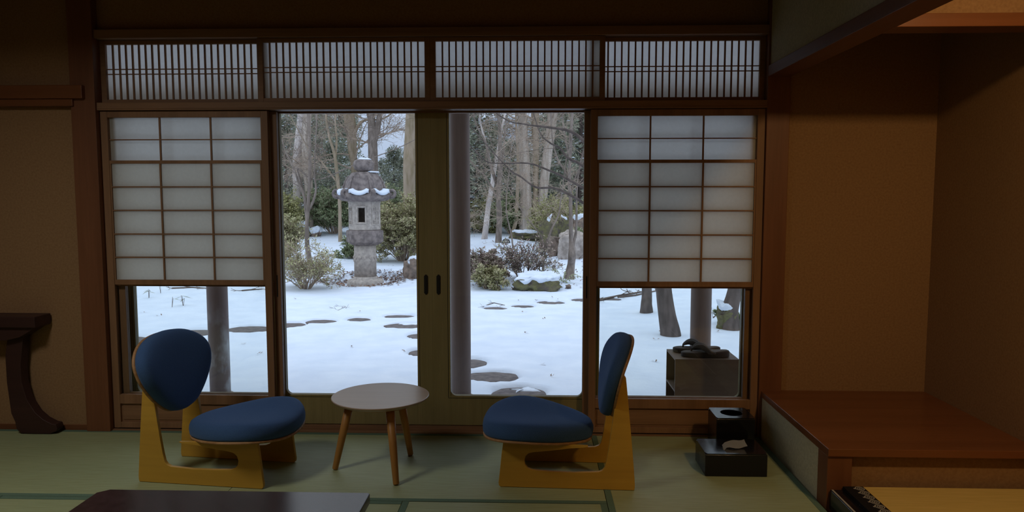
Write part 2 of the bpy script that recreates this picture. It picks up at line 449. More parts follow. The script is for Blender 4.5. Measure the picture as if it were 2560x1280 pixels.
# ------------------------------------------------------------------ shoji screens (snow-viewing type)
SW = .945


def make_yukimi(label, x0, y, movable=True):
    """frame 0..SW wide, local y 0 = room side, thickness .03"""
    t = thing('shoji_screen', label, 'sliding screen', (x0 + SW / 2, y + .015, 0), group='paper screens with a glass lower half')
    h = SW / 2; pin = h - .039
    m = MB()
    for s in (-1, 1):
        a, b = sorted((s * h, s * pin)); m.box(a, b, -.015, .015, 0.012, 1.822)
    m.box(-pin, pin, -.014, .014, 1.787, 1.822)
    m.box(-pin, pin, -.014, .014, .154, .208)
    m.box(-pin, pin, -.014, .014, .012, .045)
    m.box(-pin, pin, .002, .014, .836, .852)
    m.build('frame', M['frame_z'], t, bevel=.0015, shift=False)
    m = MB()
    for c in (-.1445, .1445):
        m.box(c - .0042, c + .0042, -.002, .008, .852, 1.787)
    for z in (1.665, 1.545, 1.401, 1.269, 1.135, 1.003):
        m.box(-pin, pin, -.001, .008, z - .003, z + .003)
    m.build('lattice', M['frame_z'], t, shift=False)
    m = MB()
    if movable: m.face([(-pin, .0085, .85), (pin, .0085, .85), (pin, .0085, 1.787), (-pin, .0085, 1.787)]); m.build('paper', M['paper'], t, shift=False)
    m = MB(); m.box(-pin, pin, .002, .005, .206, .838); m.build('glass', M['glass'], t, shift=False)
    m = MB(); m.box(-pin, pin, .000, .010, .045, .154); m.box(-pin + .012, pin - .012, -.004, .0, .058, .142); m.build('kick_panel', M['frame_x'], t, bevel=.001, shift=False)
    if movable:
        f = MB(); hp = pin - .001
        for s in (-1, 1):
            a, b = sorted((s * hp, s * (hp - .008))); f.box(a, b, -.013, -.003, .847, 1.549)
        f.box(-hp + .008, hp - .008, -.013, -.003, 1.531, 1.549); f.box(-hp + .008, hp - .008, -.014, -.003, .847, .875)
        for c in (-.1445, .1445): f.box(c - .0045, c + .0045, -.012, -.004, .875, 1.531)
        for z in (1.401, 1.269, 1.135, 1.003): f.box(-hp + .008, hp - .008, -.0115, -.004, z - .0037, z + .0037)
        o = f.build('raised_sash', M['frame_z'], t, shift=False); o['label'] = 'raised inner sash frame'
        m = MB(); m.face([(-hp, -.0035, .87), (hp, -.0035, .87), (hp, -.0035, 1.535), (-hp, -.0035, 1.535)]); m.build('paper', M['paper'], o, shift=False)
    return t


s1 = make_yukimi('paper and glass screen left of the glass doors, behind the left chair', -2.433, 0.0)
s2 = copy_tree(s1); s2.location.x = .303 + SW / 2
s2['label'] = 'paper and glass screen right of the glass doors, behind the right chair'
s3 = make_yukimi('screen slid behind the left paper screen, only its right stile peeking out', -2.398, .043, False)
m = MB(); m.box(h := SW / 2 - .022, h + .006, -.0165, -.0145, .775, .90); m.build('finger_pull', M['black'], s3, shift=False)
s4 = copy_tree(s3); s4.location.x = .272 + SW / 2
s4['label'] = 'screen slid behind the right paper screen, only its left stile peeking out'
for ch in s4.children:
    if ch.name.startswith('finger_pull'): ch.scale.x = -1
for s in (s3, s4): s['group'] = 'parked paper screens'

# transom screens
TW = .957


def make_transom(label, x0, y):
    t = thing('transom_screen', label, 'transom screen', (x0 + TW / 2, y + .012, 1.868), group='lattice transom screens above the doors')
    h = TW / 2; p = h - .030; z0, z1 = .0, .347; g0, g1 = .022, .325
    m = MB()
    for s in (-1, 1):
        a, b = sorted((s * h, s * p)); m.box(a, b, -.012, .012, z0, z1)
    m.box(-p, p, -.012, .012, z0, g0); m.box(-p, p, -.012, .012, g1, z1)
    m.build('frame', M['frame_x'], t, bevel=.0015, shift=False)
    m = MB(); n = 24
    for k in range(1, n):
        c = -p + 2 * p * k / n; m.box(c - .0042, c + .0042, -.004, .006, g0, g1)
    for z in (.163, .190): m.box(-p, p, -.0045, .004, z - .0025, z + .0025)
    m.build('lattice', M['frame_z'], t, shift=False)
    m = MB(); m.face([(-p, .007, g0), (p, .007, g0), (p, .007, g1), (-p, .007, g1)]); m.build('paper', M['paper'], t, shift=False)
    return t


t1 = make_transom('leftmost lattice transom screen', -2.437, .032)
for lab, x0, y in (('lattice transom screen above the left glass door', -1.535, .0), ('lattice transom screen above the right glass door', -.578, .0), ('rightmost lattice transom screen', .293, .032)):
    c = copy_tree(t1); c.location = (x0 + TW / 2, y + .012, 1.868); c['label'] = lab


# ------------------------------------------------------------------ glass doors and windows
def rrect(x0, x1, z0, z1, r, n=6, top=False):
    pts = []
    for cx, cz, a0 in ((x1 - r, z0 + r, -PI / 2),) + (((x1 - r, z1 - r, 0), (x0 + r, z1 - r, PI / 2)) if top else ()) + ((x0 + r, z0 + r, PI),):
        for k in range(n + 1):
            a = a0 + PI / 2 * k / n; pts.append((cx + r * math.cos(a), cz + r * math.sin(a)))
    if not top: pts = pts[:n + 1] + [(x1, z1), (x0, z1)] + pts[n + 1:]
    return pts


def door(name, label, x0, x1, px0, px1, y, z0, pz0, mat, r=.035, hx=None):
    t = thing(name, label, 'door' if name.startswith('door') else 'window', ((x0 + x1) / 2, y, z0), kind='structure')
    T = .035; pz1 = 1.80
    inner = rrect(px0, px1, pz0, 1.84, r, top=False)
    # frame = ring between outer rectangle and inner rounded opening, built as strips
    m = MB(); zt = 1.866
    # solid stiles / rails
    m.box(x0, px0, y, y + T, z0, zt); m.box(px1, x1, y, y + T, z0, zt); m.box(px0, px1, y, y + T, z0, pz0); m.box(px0, px1, y, y + T, 1.835, zt)
    for cx, sx in ((px0, 1), (px1, -1)):      # rounded lower corners
        poly = [(cx, pz0)] + [(cx + sx * (r - r * math.cos(a)), pz0 + r - r * math.sin(a)) for a in [PI / 2 * k / 6 for k in range(7)]]
        m.prism(poly, lambda u, v, q: (u, q, v), y + .004, y + T - .004)
    m.build('frame', mat, t, bevel=.002)
    m = MB()                                   # glazing bead groove lines
    e = .012
    m.box(px0 - e - .002, px0 - e, y - .001, y, pz0 - e, 1.86); m.box(px1 + e, px1 + e + .002, y - .001, y, pz0 - e, 1.86); m.box(px0 - e, px1 + e, y - .001, y, pz0 - e - .002, pz0 - e)
    o = m.build('glazing_gasket', M['black'], t)
    m = MB(); m.box(px0 - .005, px1 + .005, y + .015, y + .020, pz0 - .005, 1.84); m.build('pane', M['glass'], t)
    if hx is not None:
        m = MB(); hh = [(-.011, -.05), (.011, -.05), (.011, .05), (.006, .053), (.004, .058), (-.004, .058), (-.006, .053), (-.011, .05)]
        hh = [(-.011, -.05), (-.006, -.053), (-.004, -.058), (.004, -.058), (.006, -.053), (.011, -.05), (.011, .05), (.006, .053), (.004, .058), (-.004, .058), (-.006, .053), (-.011, .05)]
        m.prism(hh, lambda u, v, q: (hx + u, q, .842 + v), y - .004, y)
        m.box(hx - .0055, hx + .0055, y - .0055, y - .003, .80, .884)
        o = m.build('handle', M['black'], t, bevel=.0008); o['label'] = 'black finger-pull plate'
    return t


door('door_1', 'left sliding glass door with olive frame', -1.535, -.592, -1.457, -.681, .10, .016, .190, M['olive_z'], hx=-.627)
door('door_2', 'right sliding glass door with olive frame', -.592, .35, -.489, .275, .10, .016, .190, M['olive_z'], hx=-.555)
door('window_1', 'left outer glass sash seen below the paper screen', -2.437, -1.50, -2.372, -1.533, .150, .016, .178, M['olive_z'])
door('window_2', 'right outer glass sash seen below the paper screen', .31, 1.25, .375, 1.192, .150, .016, .178, M['olive_z'])

# ------------------------------------------------------------------ platform beside the windows, and the alcove floor
t = thing('window_platform', 'low reddish wooden platform with plaster sides in the corner right of the windows', 'platform', (1.75, -.45, 0))
m = MB(); m.box(1.262, XR, -.945, -.001, .232, .267); m.box(1.3725, XR - .001, -.001, .012, .232, .267); m.build('board', M['plat_x'], t, bevel=.003)
m = MB(); m.box(1.264, 1.37, -.935, -.83, -.029, .232); o = m.build('corner_post', M['pillar_z'], t, bevel=.003)
m = MB(); m.box(1.268, 1.33, -.83, -.022, -.029, .232); o = m.build('side_panel', M['plaster_green'], t); o['label'] = 'plaster panel on the left side'
m = MB(); m.box(1.37, XR, -.90, -.85, 0.0, .232); o = m.build('front_panel', M['plaster'], t); o['label'] = 'plaster panel on the front side'
t = thing('alcove_floor', 'raised golden rush alcove floor with black lacquered edge, in front of the platform', 'alcove floor', (1.73, -1.85, 0))
m = MB(); m.box(1.275, 1.40, -2.75, -.94, 0.0, .086); m.box(1.40, XR, -2.75, -.94, 0, .086); o = m.build('lacquered_edge', M['lacquer'], t, bevel=.004); o['label'] = 'black lacquered edge board'
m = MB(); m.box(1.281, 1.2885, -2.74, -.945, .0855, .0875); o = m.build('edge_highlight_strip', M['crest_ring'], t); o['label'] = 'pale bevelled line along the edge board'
m = MB(); m.box(1.395, XR - .002, -2.74, -.942, .086, .100); m.build('rush_cover', M['gold_mat'], t, bevel=.001)
m = MB(); m.box(1.33, 1.415, -2.74, -.942, .086, .1015); o = m.build('border', M['crest'], t); o['label'] = 'black border with pale ring crests'
m = MB()
for k in range(40):
    cy = -.965 - k * .045; cx = 1.392
    if cy < -2.7: break
    for (r0, r1) in ((.0195, .0155), (.011, .008)):
        n = 16; rows = []
        for rr, zz in ((r0, .1018), (r0, .1022), (r1, .1022), (r1, .1018)):
            rows.append([(cx + rr * math.cos(2 * PI * j / n), cy + rr * 1.05 * math.sin(2 * PI * j / n), zz) for j in range(n)])
        m.quadgrid(rows, closed_u=True, closed_v=True)
    m.box(cx - .003, cx + .003, cy - .003, cy + .003, .1015, .1022)
    m.box(cx - .026, cx - .019, cy - .004, cy + .004, .1015, .1022)
m.build('ring_crest', M['crest_ring'], o)

# ------------------------------------------------------------------ black boxes
def box_with_hole(w, d, h, rx, ry, wall=.006):
    m = MB(); n = 32
    def sq(k, r0):
        a = 2 * PI * (k + .5) / n; c, s_ = math.cos(a), math.sin(a); q = max(abs(c), abs(s_))
        return (c / q * w / 2, s_ / q * d / 2)
    ring = []
    m.box(-w / 2, w / 2, -d / 2, -d / 2 + wall, 0, h - wall); m.box(-w / 2, w / 2, d / 2 - wall, d / 2, 0, h - wall)
    m.box(-w / 2, -w / 2 + wall, -d / 2 + wall, d / 2 - wall, 0, h - wall); m.box(w / 2 - wall, w / 2, -d / 2 + wall, d / 2 - wall, 0, h - wall)
    m.box(-w / 2 + wall, w / 2 - wall, -d / 2 + wall, d / 2 - wall, 0, wall)
    l = MB(); n = 48
    ang = [2 * PI * k / n for k in range(n)]
    outer = []
    for a in ang:
        c, s_ = math.cos(a), math.sin(a); q = max(abs(c) / (w / 2), abs(s_) / (d / 2)); outer.append((c / q, s_ / q))
    inner = [(rx * math.cos(a), ry * math.sin(a)) for a in ang]
    rows = [[(x, y, h - wall) for x, y in inner], [(x, y, h - wall) for x, y in outer], [(x, y, h) for x, y in outer], [(x, y, h) for x, y in inner]]
    l.quadgrid(rows, closed_u=True, closed_v=True)
    return m, l


t = thing('waste_bin', 'tall black lacquered bin with round opening, standing behind the tissue box', 'waste bin', (1.040, -.235, .0015))
b_, l_ = box_with_hole(.196, .185, .205, .056, .056)
b_.build('body', M['lacquer'], t, bevel=.002, shift=False); l_.build('lid', M['lacquer'], t, shift=False)
t = thing('tissue_box', 'low black lacquered tissue box on the mat in front of the bin', 'tissue box', (.972, -.487, .0015))
b_, l_ = box_with_hole(.296, .215, .112, .05, .028)
b_.build('body', M['lacquer'], t, bevel=.002, shift=False); l_.build('lid', M['lacquer'], t, shift=False)
m = MB(); rows = []
for i in range(9):
    u = i / 8; row = []
    for j in range(7):
        v = j / 6
        x = -.050 + u * .115 + v * .008; y = -.062 + v * (.085 - .02 * (1 - u)) + .003 * math.sin(u * 7)
        z = .121 + v * .010 + .0035 * math.sin(u * 8 + v * 4) + u * .010
        row.append((x, y, z if u > .1 else z - .012))
    rows.append(row)
m.quadgrid(rows); o = m.build('tissue', M['tissue_thin'], t, smooth=True, shift=False); o['label'] = 'white tissue pulled out of the box'

# ------------------------------------------------------------------ low chairs
PROF = [(0.003, 0), (0, .012), (0, .03), (.010, .15), (.022, .28), (.034, .40), (.043, .49), (.047, .525), (.056, .540), (.066, .537), (.074, .52), (.087, .47), (.095, .41), (.101, .35), (.110, .28), (.119, .21),
        (.130, .14), (.138, .105), (.149, .090), (.168, .082), (.28, .076), (.40, .079), (.470, .084), (.492, .092), (.505, .107), (.509, .126), (.504, .148), (.490, .162), (.465, .169), (.39, .177), (.30, .190), (.235, .194), (.215, .200), (.215, .204), (.30, .207), (.44, .211), (.58, .218), (.60, .219),
        (.606, .216), (.613, .17), (.622, .08), (.629, .02), (.627, .006), (.620, 0)]


PADW = [(0, 0), (.012, .16), (.04, .30), (.09, .43), (.16, .56), (.26, .71), (.38, .85), (.50, .95), (.62, 1.0), (.72, .99), (.81, .91), (.89, .76), (.95, .56), (.985, .32), (1.0, 0)]


def pad_outline(width, L, n=60):
    """rounded triangle: u along (0 = narrow end, L = wide end), v across; resampled evenly"""
    half = [Vector((u * L, w * width / 2)) for u, w in PADW]
    half, _ = smooth_path2(half)
    full = half + [Vector((p.x, -p.y)) for p in reversed(half[1:-1])]
    d = [0]
    for i in range(len(full)): d.append(d[-1] + (full[(i + 1) % len(full)] - full[i]).length)
    out = []; k = 0
    for j in range(n):
        t_ = d[-1] * j / n
        while d[k + 1] < t_: k += 1
        f = (t_ - d[k]) / max(1e-9, d[k + 1] - d[k]); p = full[k].lerp(full[(k + 1) % len(full)], f); out.append((p.x, p.y))
    return out


def smooth_path2(P, k=4):
    out = []
    for i in range(len(P) - 1):
        a = P[i - 1] if i else Vector((P[1].x, -P[1].y)); b, c = P[i], P[i + 1]; d = P[i + 2] if i + 2 < len(P) else Vector((P[-2].x, -P[-2].y))
        for j in range(k):
            t_ = j / k; out.append(.5 * ((2 * b) + (c - a) * t_ + (2 * a - 5 * b + 4 * c - d) * t_ * t_ + (3 * b - a - 3 * c + d) * t_ ** 3))
    out.append(P[-1]); return out, None


def pad(mb_top, mb_shell, outline, surf, th, shell=.011):
    """surf(u,v) -> (point, normal). pad cushion above surface, plywood shell below"""
    cu = sum(p[0] for p in outline) / len(outline); cv = 0
    def ringpt(sc, h):
        r = []
        for (u, v) in outline:
            uu = cu + (u - cu) * sc; vv = v * sc; p, nrm = surf(uu, vv); r.append(p + nrm * h)
        return r
    prof = [(.90, 0.0), (.965, .001), (.992, .010), (1.0, th * .38), (.992, th * .62), (.965, th * .84), (.91, th * .97), (.82, th * 1.06), (.66, th * 1.12), (.45, th * 1.14), (.22, th * 1.14), (.03, th * 1.14)]
    rows = [ringpt(s_, h) for s_, h in prof]
    b = mb_top.quadgrid(rows, closed_u=True); n = len(outline); e = b + (len(prof) - 1) * n
    mb_top.f.append(tuple(e + i for i in range(n))); mb_top.m.append(0)
    prof = [(.03, 0.001), (.3, 0.001), (.6, .001), (.96, 0.001), (.985, -.002), (.985, -shell), (.94, -shell - .001), (.6, -shell), (.3, -shell), (.03, -shell)]
    rows = [ringpt(s_, h) for s_, h in prof]
    b = mb_shell.quadgrid(rows, closed_u=True); e = b + (len(prof) - 1) * n
    mb_shell.f.append(tuple(e + i for i in range(n))); mb_shell.m.append(0)
    mb_shell.f.append(tuple(b + i for i in reversed(range(n)))); mb_shell.m.append(0)


def make_chair(label, loc, rz):
    """local: +x = forward, y across, origin at the middle of the rear foot line"""
    t = thing('low_chair', label, 'chair', loc, rz, group='low blue lounge chairs')
    for s in (-1, 1):
        m = MB(); yc = s * .168
        m.prism(PROF, lambda u, v, q: (u, yc + q, v), -.009, .009)
        m.build('side_frame', M['chairwood'], t, bevel=.0025, shift=False)
    # seat
    def ssurf(u, v):
        q = u / .52
        return Vector(((.185 + u * 1.03), v, .200 + .55 * v * v + .022 * q * q)), Vector((-.05, -1.2 * v * .6, 1)).normalized()
    c, sh = MB(), MB(); pad(c, sh, pad_outline(.55, .52), ssurf, .078)
    se = sh.build('seat_shell', M['plyedge'], t, smooth=True, shift=False); cu = c.build('seat_cushion', M['fabric'], t, smooth=True, shift=False)
    se['label'] = 'bent plywood seat shell'
    # back: u from bottom (narrow) to top (wide)
    def bsurf(u, v):
        q = u / .405
        x = .108 - .100 * q + .010 * math.sin(q * PI) + .38 * v * v; z = .300 + .385 * q
        nn = Vector((1, -.76 * v, .245)).normalized()
        return Vector((x, v, z)), nn
    c, sh = MB(), MB(); pad(c, sh, pad_outline(.55, .405), bsurf, .058)
    se = sh.build('back_shell', M['plyedge'], t, smooth=True, shift=False); c.build('back_cushion', M['fabric'], t, smooth=True, shift=False)
    se['label'] = 'bent plywood back shell'
    return t


chA = make_chair('low blue lounge chair at the left, facing right, backrest turned to the viewer', (-1.855, -.570, .0015), math.radians(-6.5))
chB = copy_tree(chA); chB.location = (.468, -.600, .0015); chB.rotation_euler.z = math.radians(180 - 2.2)
chB['label'] = 'low blue lounge chair at the right, facing left, seen from its side'

# ------------------------------------------------------------------ round table
t = thing('round_table', 'small round light wooden table with three splayed legs between the two chairs', 'table', (-.765, -.515, .003))
m = MB(); m.lathe([(.02, .338), (.19, .338), (.215, .3405), (.232, .348), (.2395, .357), (.2395, .360), (.237, .3615), (.02, .3615)], 64, mi=0)
m.build('tabletop', M['topwood'], t, shift=False, smooth=False)
m = MB(); m.lathe([(.02, .325), (.17, .325), (.19, .33), (.2, .338), (.02, .338)], 48); m.build('apron', M['legwood'], t, shift=False)
for fx, fy in ((-.222, -.05), (.118, -.232), (.118, .160)):
    m = MB(); k = .66
    m.tube([(fx, fy, .0), (fx * .995, fy * .995, .004), (fx * (1 + k) / 2, fy * (1 + k) / 2, .165), (fx * k, fy * k, .328)], [.0125, .0145, .0185, .0215], 20)
    m.build('leg', M['legwood'], t, smooth=True, shift=False)

# ------------------------------------------------------------------ black low table in the foreground
t = thing('low_table', 'dark lacquered rectangular low table at the lower edge', 'table', (-1.03, -2.3, .0))
m = MB()
c = .03
poly = [(-1.495 + c, -1.632), (-.56 - .008, -1.632), (-.56, -1.64), (-.56, -2.95), (-.568, -2.96), (-1.487, -2.96), (-1.495, -2.95), (-1.497, -1.66)]
m.prism(list(reversed(poly)), lambda u, v, q: (u, v, q), .305, .34); m.build('tabletop', M['lacquer_table'], t, bevel=.003)
for x in (-1.42, -.635):
    for y in (-1.71, -2.88):
        m = MB(); m.box(x - .03, x + .03, y - .03, y + .03, .0015, .305); m.build('leg', M['lacquer_table'], t, bevel=.003)

# ------------------------------------------------------------------ dark stand at the left edge
t = thing('side_stand', 'dark wooden stand with curved feet cut off by the left edge', 'stand', (-3.0, -.07, .0))
m = MB(); m.box(-3.35, -2.765, -.15, -.014, .622, .684); m.build('top', M['dark'], t, bevel=.004)
m = MB(); m.prism([(-2.785, .622), (-2.81, .60), (-2.87, .565), (-2.95, .545), (-3.35, .54), (-3.35, .622)], lambda u, v, q: (u, q, v), -.13, -.03); m.build('apron', M['dark'], t, bevel=.003)
for y in (-.065,):
    m = MB()
    up = [(-2.87, .60), (-2.885, .50), (-2.90, .40), (-2.90, .30), (-2.875, .20), (-2.83, .125), (-2.785, .085), (-2.74, .062), (-2.715, .058), (-2.708, .035), (-2.715, .018), (-2.75, .004)]
    lo = [(-2.84, .003), (-2.92, .006), (-2.945, .03), (-2.95, .07), (-2.97, .12), (-2.985, .3), (-2.985, .45), (-2.96, .60)]
    m.prism(up + lo, lambda u, v, q: (u, q, v), y - .03, y + .03)
    m.build('leg', M['dark'], t, bevel=.003)

#@@OUTDOOR
# ================================================================== OUTDOORS
rnd = random.Random(7); random.seed(7)
STONES = [  # x, y, rx, ry, rotation: stepping stones in the snow
    (-4.93, 4.35, .30, .16, .1), (-4.25, 4.78, .26, .16, -.1), (-3.66, 5.02, .27, .17, .1), (-3.24, 5.32, .20, .13, .15), (-2.90, 5.56, .19, .115, .05), (-2.44, 5.80, .15, .095, .1), (-1.93, 6.10, .21, .085, 0),
    (-1.72, 5.36, .25, .14, -.05), (-1.40, 4.70, .16, .12, .2), (-1.22, 3.74, .15, .13, .3), (-.68, 3.30, .17, .15, .4), (-.40, 2.74, .235, .155, -.1), (-.135, 2.17, .225, .165, .05),
    (-.61, 6.86, .17, .085, -.1), (-.19, 7.05, .17, .075, -.05), (.25, 7.48, .20, .13, -.05), (.86, 7.80, .24, .12, -.15), (1.2, 7.86, .22, .10, -.2)]
STONES = [(x, y, rx * 1.04, ry * (1.3 if y > 4 else 1.2), r) for x, y, rx, ry, r in STONES]
LANT = (-3.42, 10.35)


def vnoise(x, y, f, seed=0):
    return mnoise.noise(Vector((x * f + seed * 7.3, y * f - seed * 3.1, seed * 1.7)))


MOUNDS = [(-6.5, 13.5, 1.6, .25), (-3.4, 11.6, 1.5, .10), (.3, 9.9, 1.3, .08), (-.9, 10.9, 1.6, .10), (.9, 14.6, 1.6, .22), (-7.5, 9.5, 1.5, .12), (3.3, 6.6, 1.2, .12), (-1.2, 17.5, 2.2, .12), (-5.4, 8.6, 1.2, .07)]


def gz(x, y):
    z = -.35 + .04 * max(0.0, y - 11) - .02 * max(0.0, y - 26)
    z += .03 * vnoise(x, y, .55, 1) + .014 * vnoise(x, y, 1.7, 2)
    if y > 9: z += .05 * vnoise(x, y, .8, 3) * min(1, (y - 9) / 3)
    for mx, my, r, h in MOUNDS:
        d = ((x - mx) ** 2 + (y - my) ** 2) / (r * r)
        if d < 4: z += h * math.exp(-d * 1.5)
    return z


def gz_snow(x, y):
    z = gz(x, y)
    if 1.6 < y < 8.6:
        for sx, sy, rx, ry, ro in STONES:
            dx, dy = x - sx, y - sy
            if abs(dx) > .5 or abs(dy) > .5: continue
            c, s_ = math.cos(-ro), math.sin(-ro)
            u, v = (c * dx - s_ * dy) / rx, (s_ * dx + c * dy) / ry
            q = math.sqrt(u * u + v * v) + .14 * vnoise(x, y, 9, 5)
            if q < 1.12: z -= .07 * (1 if q < .9 else (1.12 - q) / .22)
            elif q < 1.7 and dy > 0: z += .022 * math.sin((q - 1.12) / .58 * PI) * min(1, v)
    d = math.hypot(x - LANT[0], y - LANT[1] + .05) + .12 * vnoise(x, y, 3, 6)
    if d < .75: z -= .10 * min(1, (.75 - d) / .15)
    return z


def G(px, py):
    """point of the garden ground seen at a pixel"""
    r = ray(px, py); t0, t = 5.0, 5.0
    while t < 60:
        p = CAM + r * t
        if p.z < gz(p.x, p.y): break
        t0 = t; t += .1
    for _ in range(12):
        h = (t0 + t) / 2; p = CAM + r * h
        if p.z < gz(p.x, p.y): t = h
        else: t0 = h
    p = CAM + r * t; return Vector((p.x, p.y, gz(p.x, p.y)))


def frange(a, b, s):
    o = []
    while a < b: o.append(a); a += s
    return o


xs = frange(-34, -12, 1.2) + frange(-12, -5.4, .3) + frange(-5.4, 1.6, .042) + frange(1.6, 6, .2) + frange(6, 26, 1.2)
ys = frange(1.02, 1.9, .12) + frange(1.9, 8.4, .042) + frange(8.4, 13, .11) + frange(13, 30, .35) + frange(30, 75, 2.5)
m = MB(); m.quadgrid([[(x, y, gz_snow(x, y)) for x in xs] for y in ys])
o = m.build('snowy_ground', M['snow'], smooth=True); o['kind'] = 'structure'; o['label'] = 'snow covered garden ground'
m = MB(); m.box(-6.5, 5, .2, 1.02, -.5, -.125); o = m.build('garden_step', M['paving'], bevel=.01); o['kind'] = 'structure'; o['label'] = 'low deck outside the glass doors'

# stepping stones
names = ['flat stepping stone farthest left in the row, behind the left chair back', 'stepping stone just above the left chair back', 'stepping stone right of the left round post', 'leftmost stepping stone in the left glass door', 'second stepping stone from the left in the left glass door',
         'small stepping stone in the middle of the left glass door', 'long narrow stepping stone at the right of the left glass door, upper one', 'stepping stone below the long narrow one, half covered by snow', 'stepping stone partly hidden by the door stile, upper', 'stepping stone partly hidden by the door stile, lower',
         'stepping stone touching the middle round post', 'large bare stepping stone right of the middle post', 'nearest bare stepping stone with a patch of snow, cut by the door rail', 'stepping stone with a twig lying on it', 'stepping stone second from the left in the right glass door, far row',
         'stepping stone with snow patch in the far row', 'stepping stone behind the right door stile in the far row', 'last stepping stone of the far row, behind the right screen glass']
for i, (sx, sy, rx, ry, ro) in enumerate(STONES):
    zc = gz(sx, sy); m = MB(); n = 28; rows = []
    for sc, dz in ((1.06, -.12), (1.08, -.03), (1.03, -.010), (.92, -.004), (.5, -.002), (.05, -.002)):
        row = []
        for k in range(n):
            a = 2 * PI * k / n; q = sc * (1 + .10 * vnoise(math.cos(a) * 1.2, math.sin(a) * 1.2, 1.2, i + 10))
            u, v = rx * q * math.cos(a), ry * q * math.sin(a)
            row.append((u * math.cos(ro) - v * math.sin(ro), u * math.sin(ro) + v * math.cos(ro), dz + .004 * vnoise(u, v, 12, i)))
        rows.append(row)
    b = m.quadgrid(rows, closed_u=True); e = b + 5 * n; m.f.append(tuple(e + j for j in range(n))); m.m.append(0)
    o = m.build('stepping_stone', M['stone'], smooth=True); o.location = (sx, sy, zc)
    tag(o, names[i], 'stepping stone', 'stepping stones in the snow')
    if i in (12, 15, 7):
        q = MB(); rows = []
        for sc, dz in ((1, -.003), (.9, .004), (.5, .008), (.05, .009)):
            rows.append([(rx * .5 * sc * (1 + 1.1 * vnoise(math.cos(a), math.sin(a), 1.6, i)) * math.cos(a) + rx * .18, ry * .34 * sc * (1 + 1.3 * vnoise(math.cos(a), math.sin(a), 2.1, i + 3)) * math.sin(a) + ry * .45, dz) for a in [2 * PI * k / 20 for k in range(20)]])
        b = q.quadgrid(rows, closed_u=True); q.f.append(tuple(b + 60 + j for j in range(20))); q.m.append(0)
        q.build('snow_patch', M['snow'], o, smooth=True, shift=False)

# posts of the eave
for (px, lab) in ((-2.475, 'round wooden veranda post outside the left window, with a whitish reflection painted near its foot'), (-.573, 'round wooden veranda post seen in the right glass door'), (1.268, 'round wooden veranda post behind the shoe box')):
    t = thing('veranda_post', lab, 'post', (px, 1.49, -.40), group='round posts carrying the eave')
    m = MB(); m.lathe([(.0775, .195), (.0775, .9), (.076, 2.96)], 28); m.build('shaft', M['post_reflection' if px < -2 else 'post'], t, smooth=True, shift=False)
    m = MB(); m.lathe([(.15, -.05), (.14, .12), (.115, .180), (.095, .20), (.02, .20)], 20, sy=1); m.build('foot_stone', M['lantern'], t, smooth=True, shift=False)

# shoe box with sandals
t = thing('shoe_box', 'brown wooden shoe box open on its left side, outside the right window', 'shoe box', (1.11, .755, -.125))
X0, X1, Y0, Y1, Z0, Z1 = .905, 1.315, .60, .91, -.123, .302; e = .011
m = MB(); m.box(X0, X1, Y0, Y1, Z1 - e, Z1); m.box(X0, X1, Y0, Y1, Z0, Z0 + e); m.box(X1 - e, X1, Y0 + e, Y1 - e, Z0 + e, Z1 - e)
m.box(X0, X1, Y0, Y0 + e, Z0 + e, Z1 - e); m.box(X0, X1, Y1 - e, Y1, Z0 + e, Z1 - e); m.build('body', M['shoebox'], t, bevel=.0015)
m = MB(); m.box(X0 + .001, X1 - e, Y0 + e, Y1 - e, .083, .083 + e); m.build('shelf', M['shoebox'], t, bevel=.0015)


def sandal(label, loc, rz, tilt=0):
    t = thing('sandal', label, 'sandal', loc, rz, group='pair of dark thong sandals on the shoe box')
    n = 36; out = []
    for k in range(n):
        a = 2 * PI * k / n; u = math.cos(a); v = math.sin(a)
        w = .040 + .008 * math.sin((u - .1) * 2.2) * (1 if u > -.3 else .3)
        out.append((.125 * math.copysign(abs(u) ** .85, u), w * math.copysign(abs(v) ** .8, v)))
    m = MB(); hh = lambda x: .026 + .012 * max(0, (-x) / .125)
    rows = []
    for sc, f in ((.94, 0), (1, .12), (1, .88), (.96, 1)):
        rows.append([(x * sc, y * sc, f * hh(x)) for x, y in out])
    b = m.quadgrid(rows, closed_u=True); m.f.append(tuple(b + j for j in reversed(range(n)))); m.m.append(0)
    m.f.append(tuple(b + 3 * n + j for j in range(n))); m.m.append(0)
    m.build('sole', M['sandal'], t, shift=False)
    m = MB(); rows = [[(x * .93, y * .92, hh(x) + .0006) for x, y in out], [(x * .9, y * .88, hh(x) + .0022) for x, y in out]]
    b = m.quadgrid(rows, closed_u=True); m.f.append(tuple(b + n + j for j in range(n))); m.m.append(0)
    m.build('insole', M['sandal_top'], t, shift=False)
    m = MB()
    for s_ in (-1, 1):
        P = []
        for k in range(13):
            q = k / 12; P.append((.068 - .115 * q, s_ * (.003 + .042 * q ** .8), -.002 * q + .030 + .034 * math.sin(min(1, q * 1.15 + .12) * PI) ** .9 * (1 - .15 * q)))
        m.tube(P, [.006 + .011 * math.sin(k / 12 * PI) for k in range(13)], 8)
    m.tube([(.072, 0, .024), (.070, 0, .045), (.062, 0, .058)], .0045, 8)
    m.build('strap', M['sandal'], t, smooth=True, shift=False); t.scale = (1.24, 1.2, 1.15)


sandal('nearer dark thong sandal on the shoe box', (1.115, .685, .303), math.radians(176))
sandal('farther dark thong sandal on the shoe box, behind the other one', (1.085, .805, .303), math.radians(170))

# ------------------------------------------------------------------ stone lantern
t = thing('stone_lantern', 'tall weathered stone lantern with curled roof corners and snow patches', 'stone lantern', (LANT[0], LANT[1], -.42), math.radians(1))


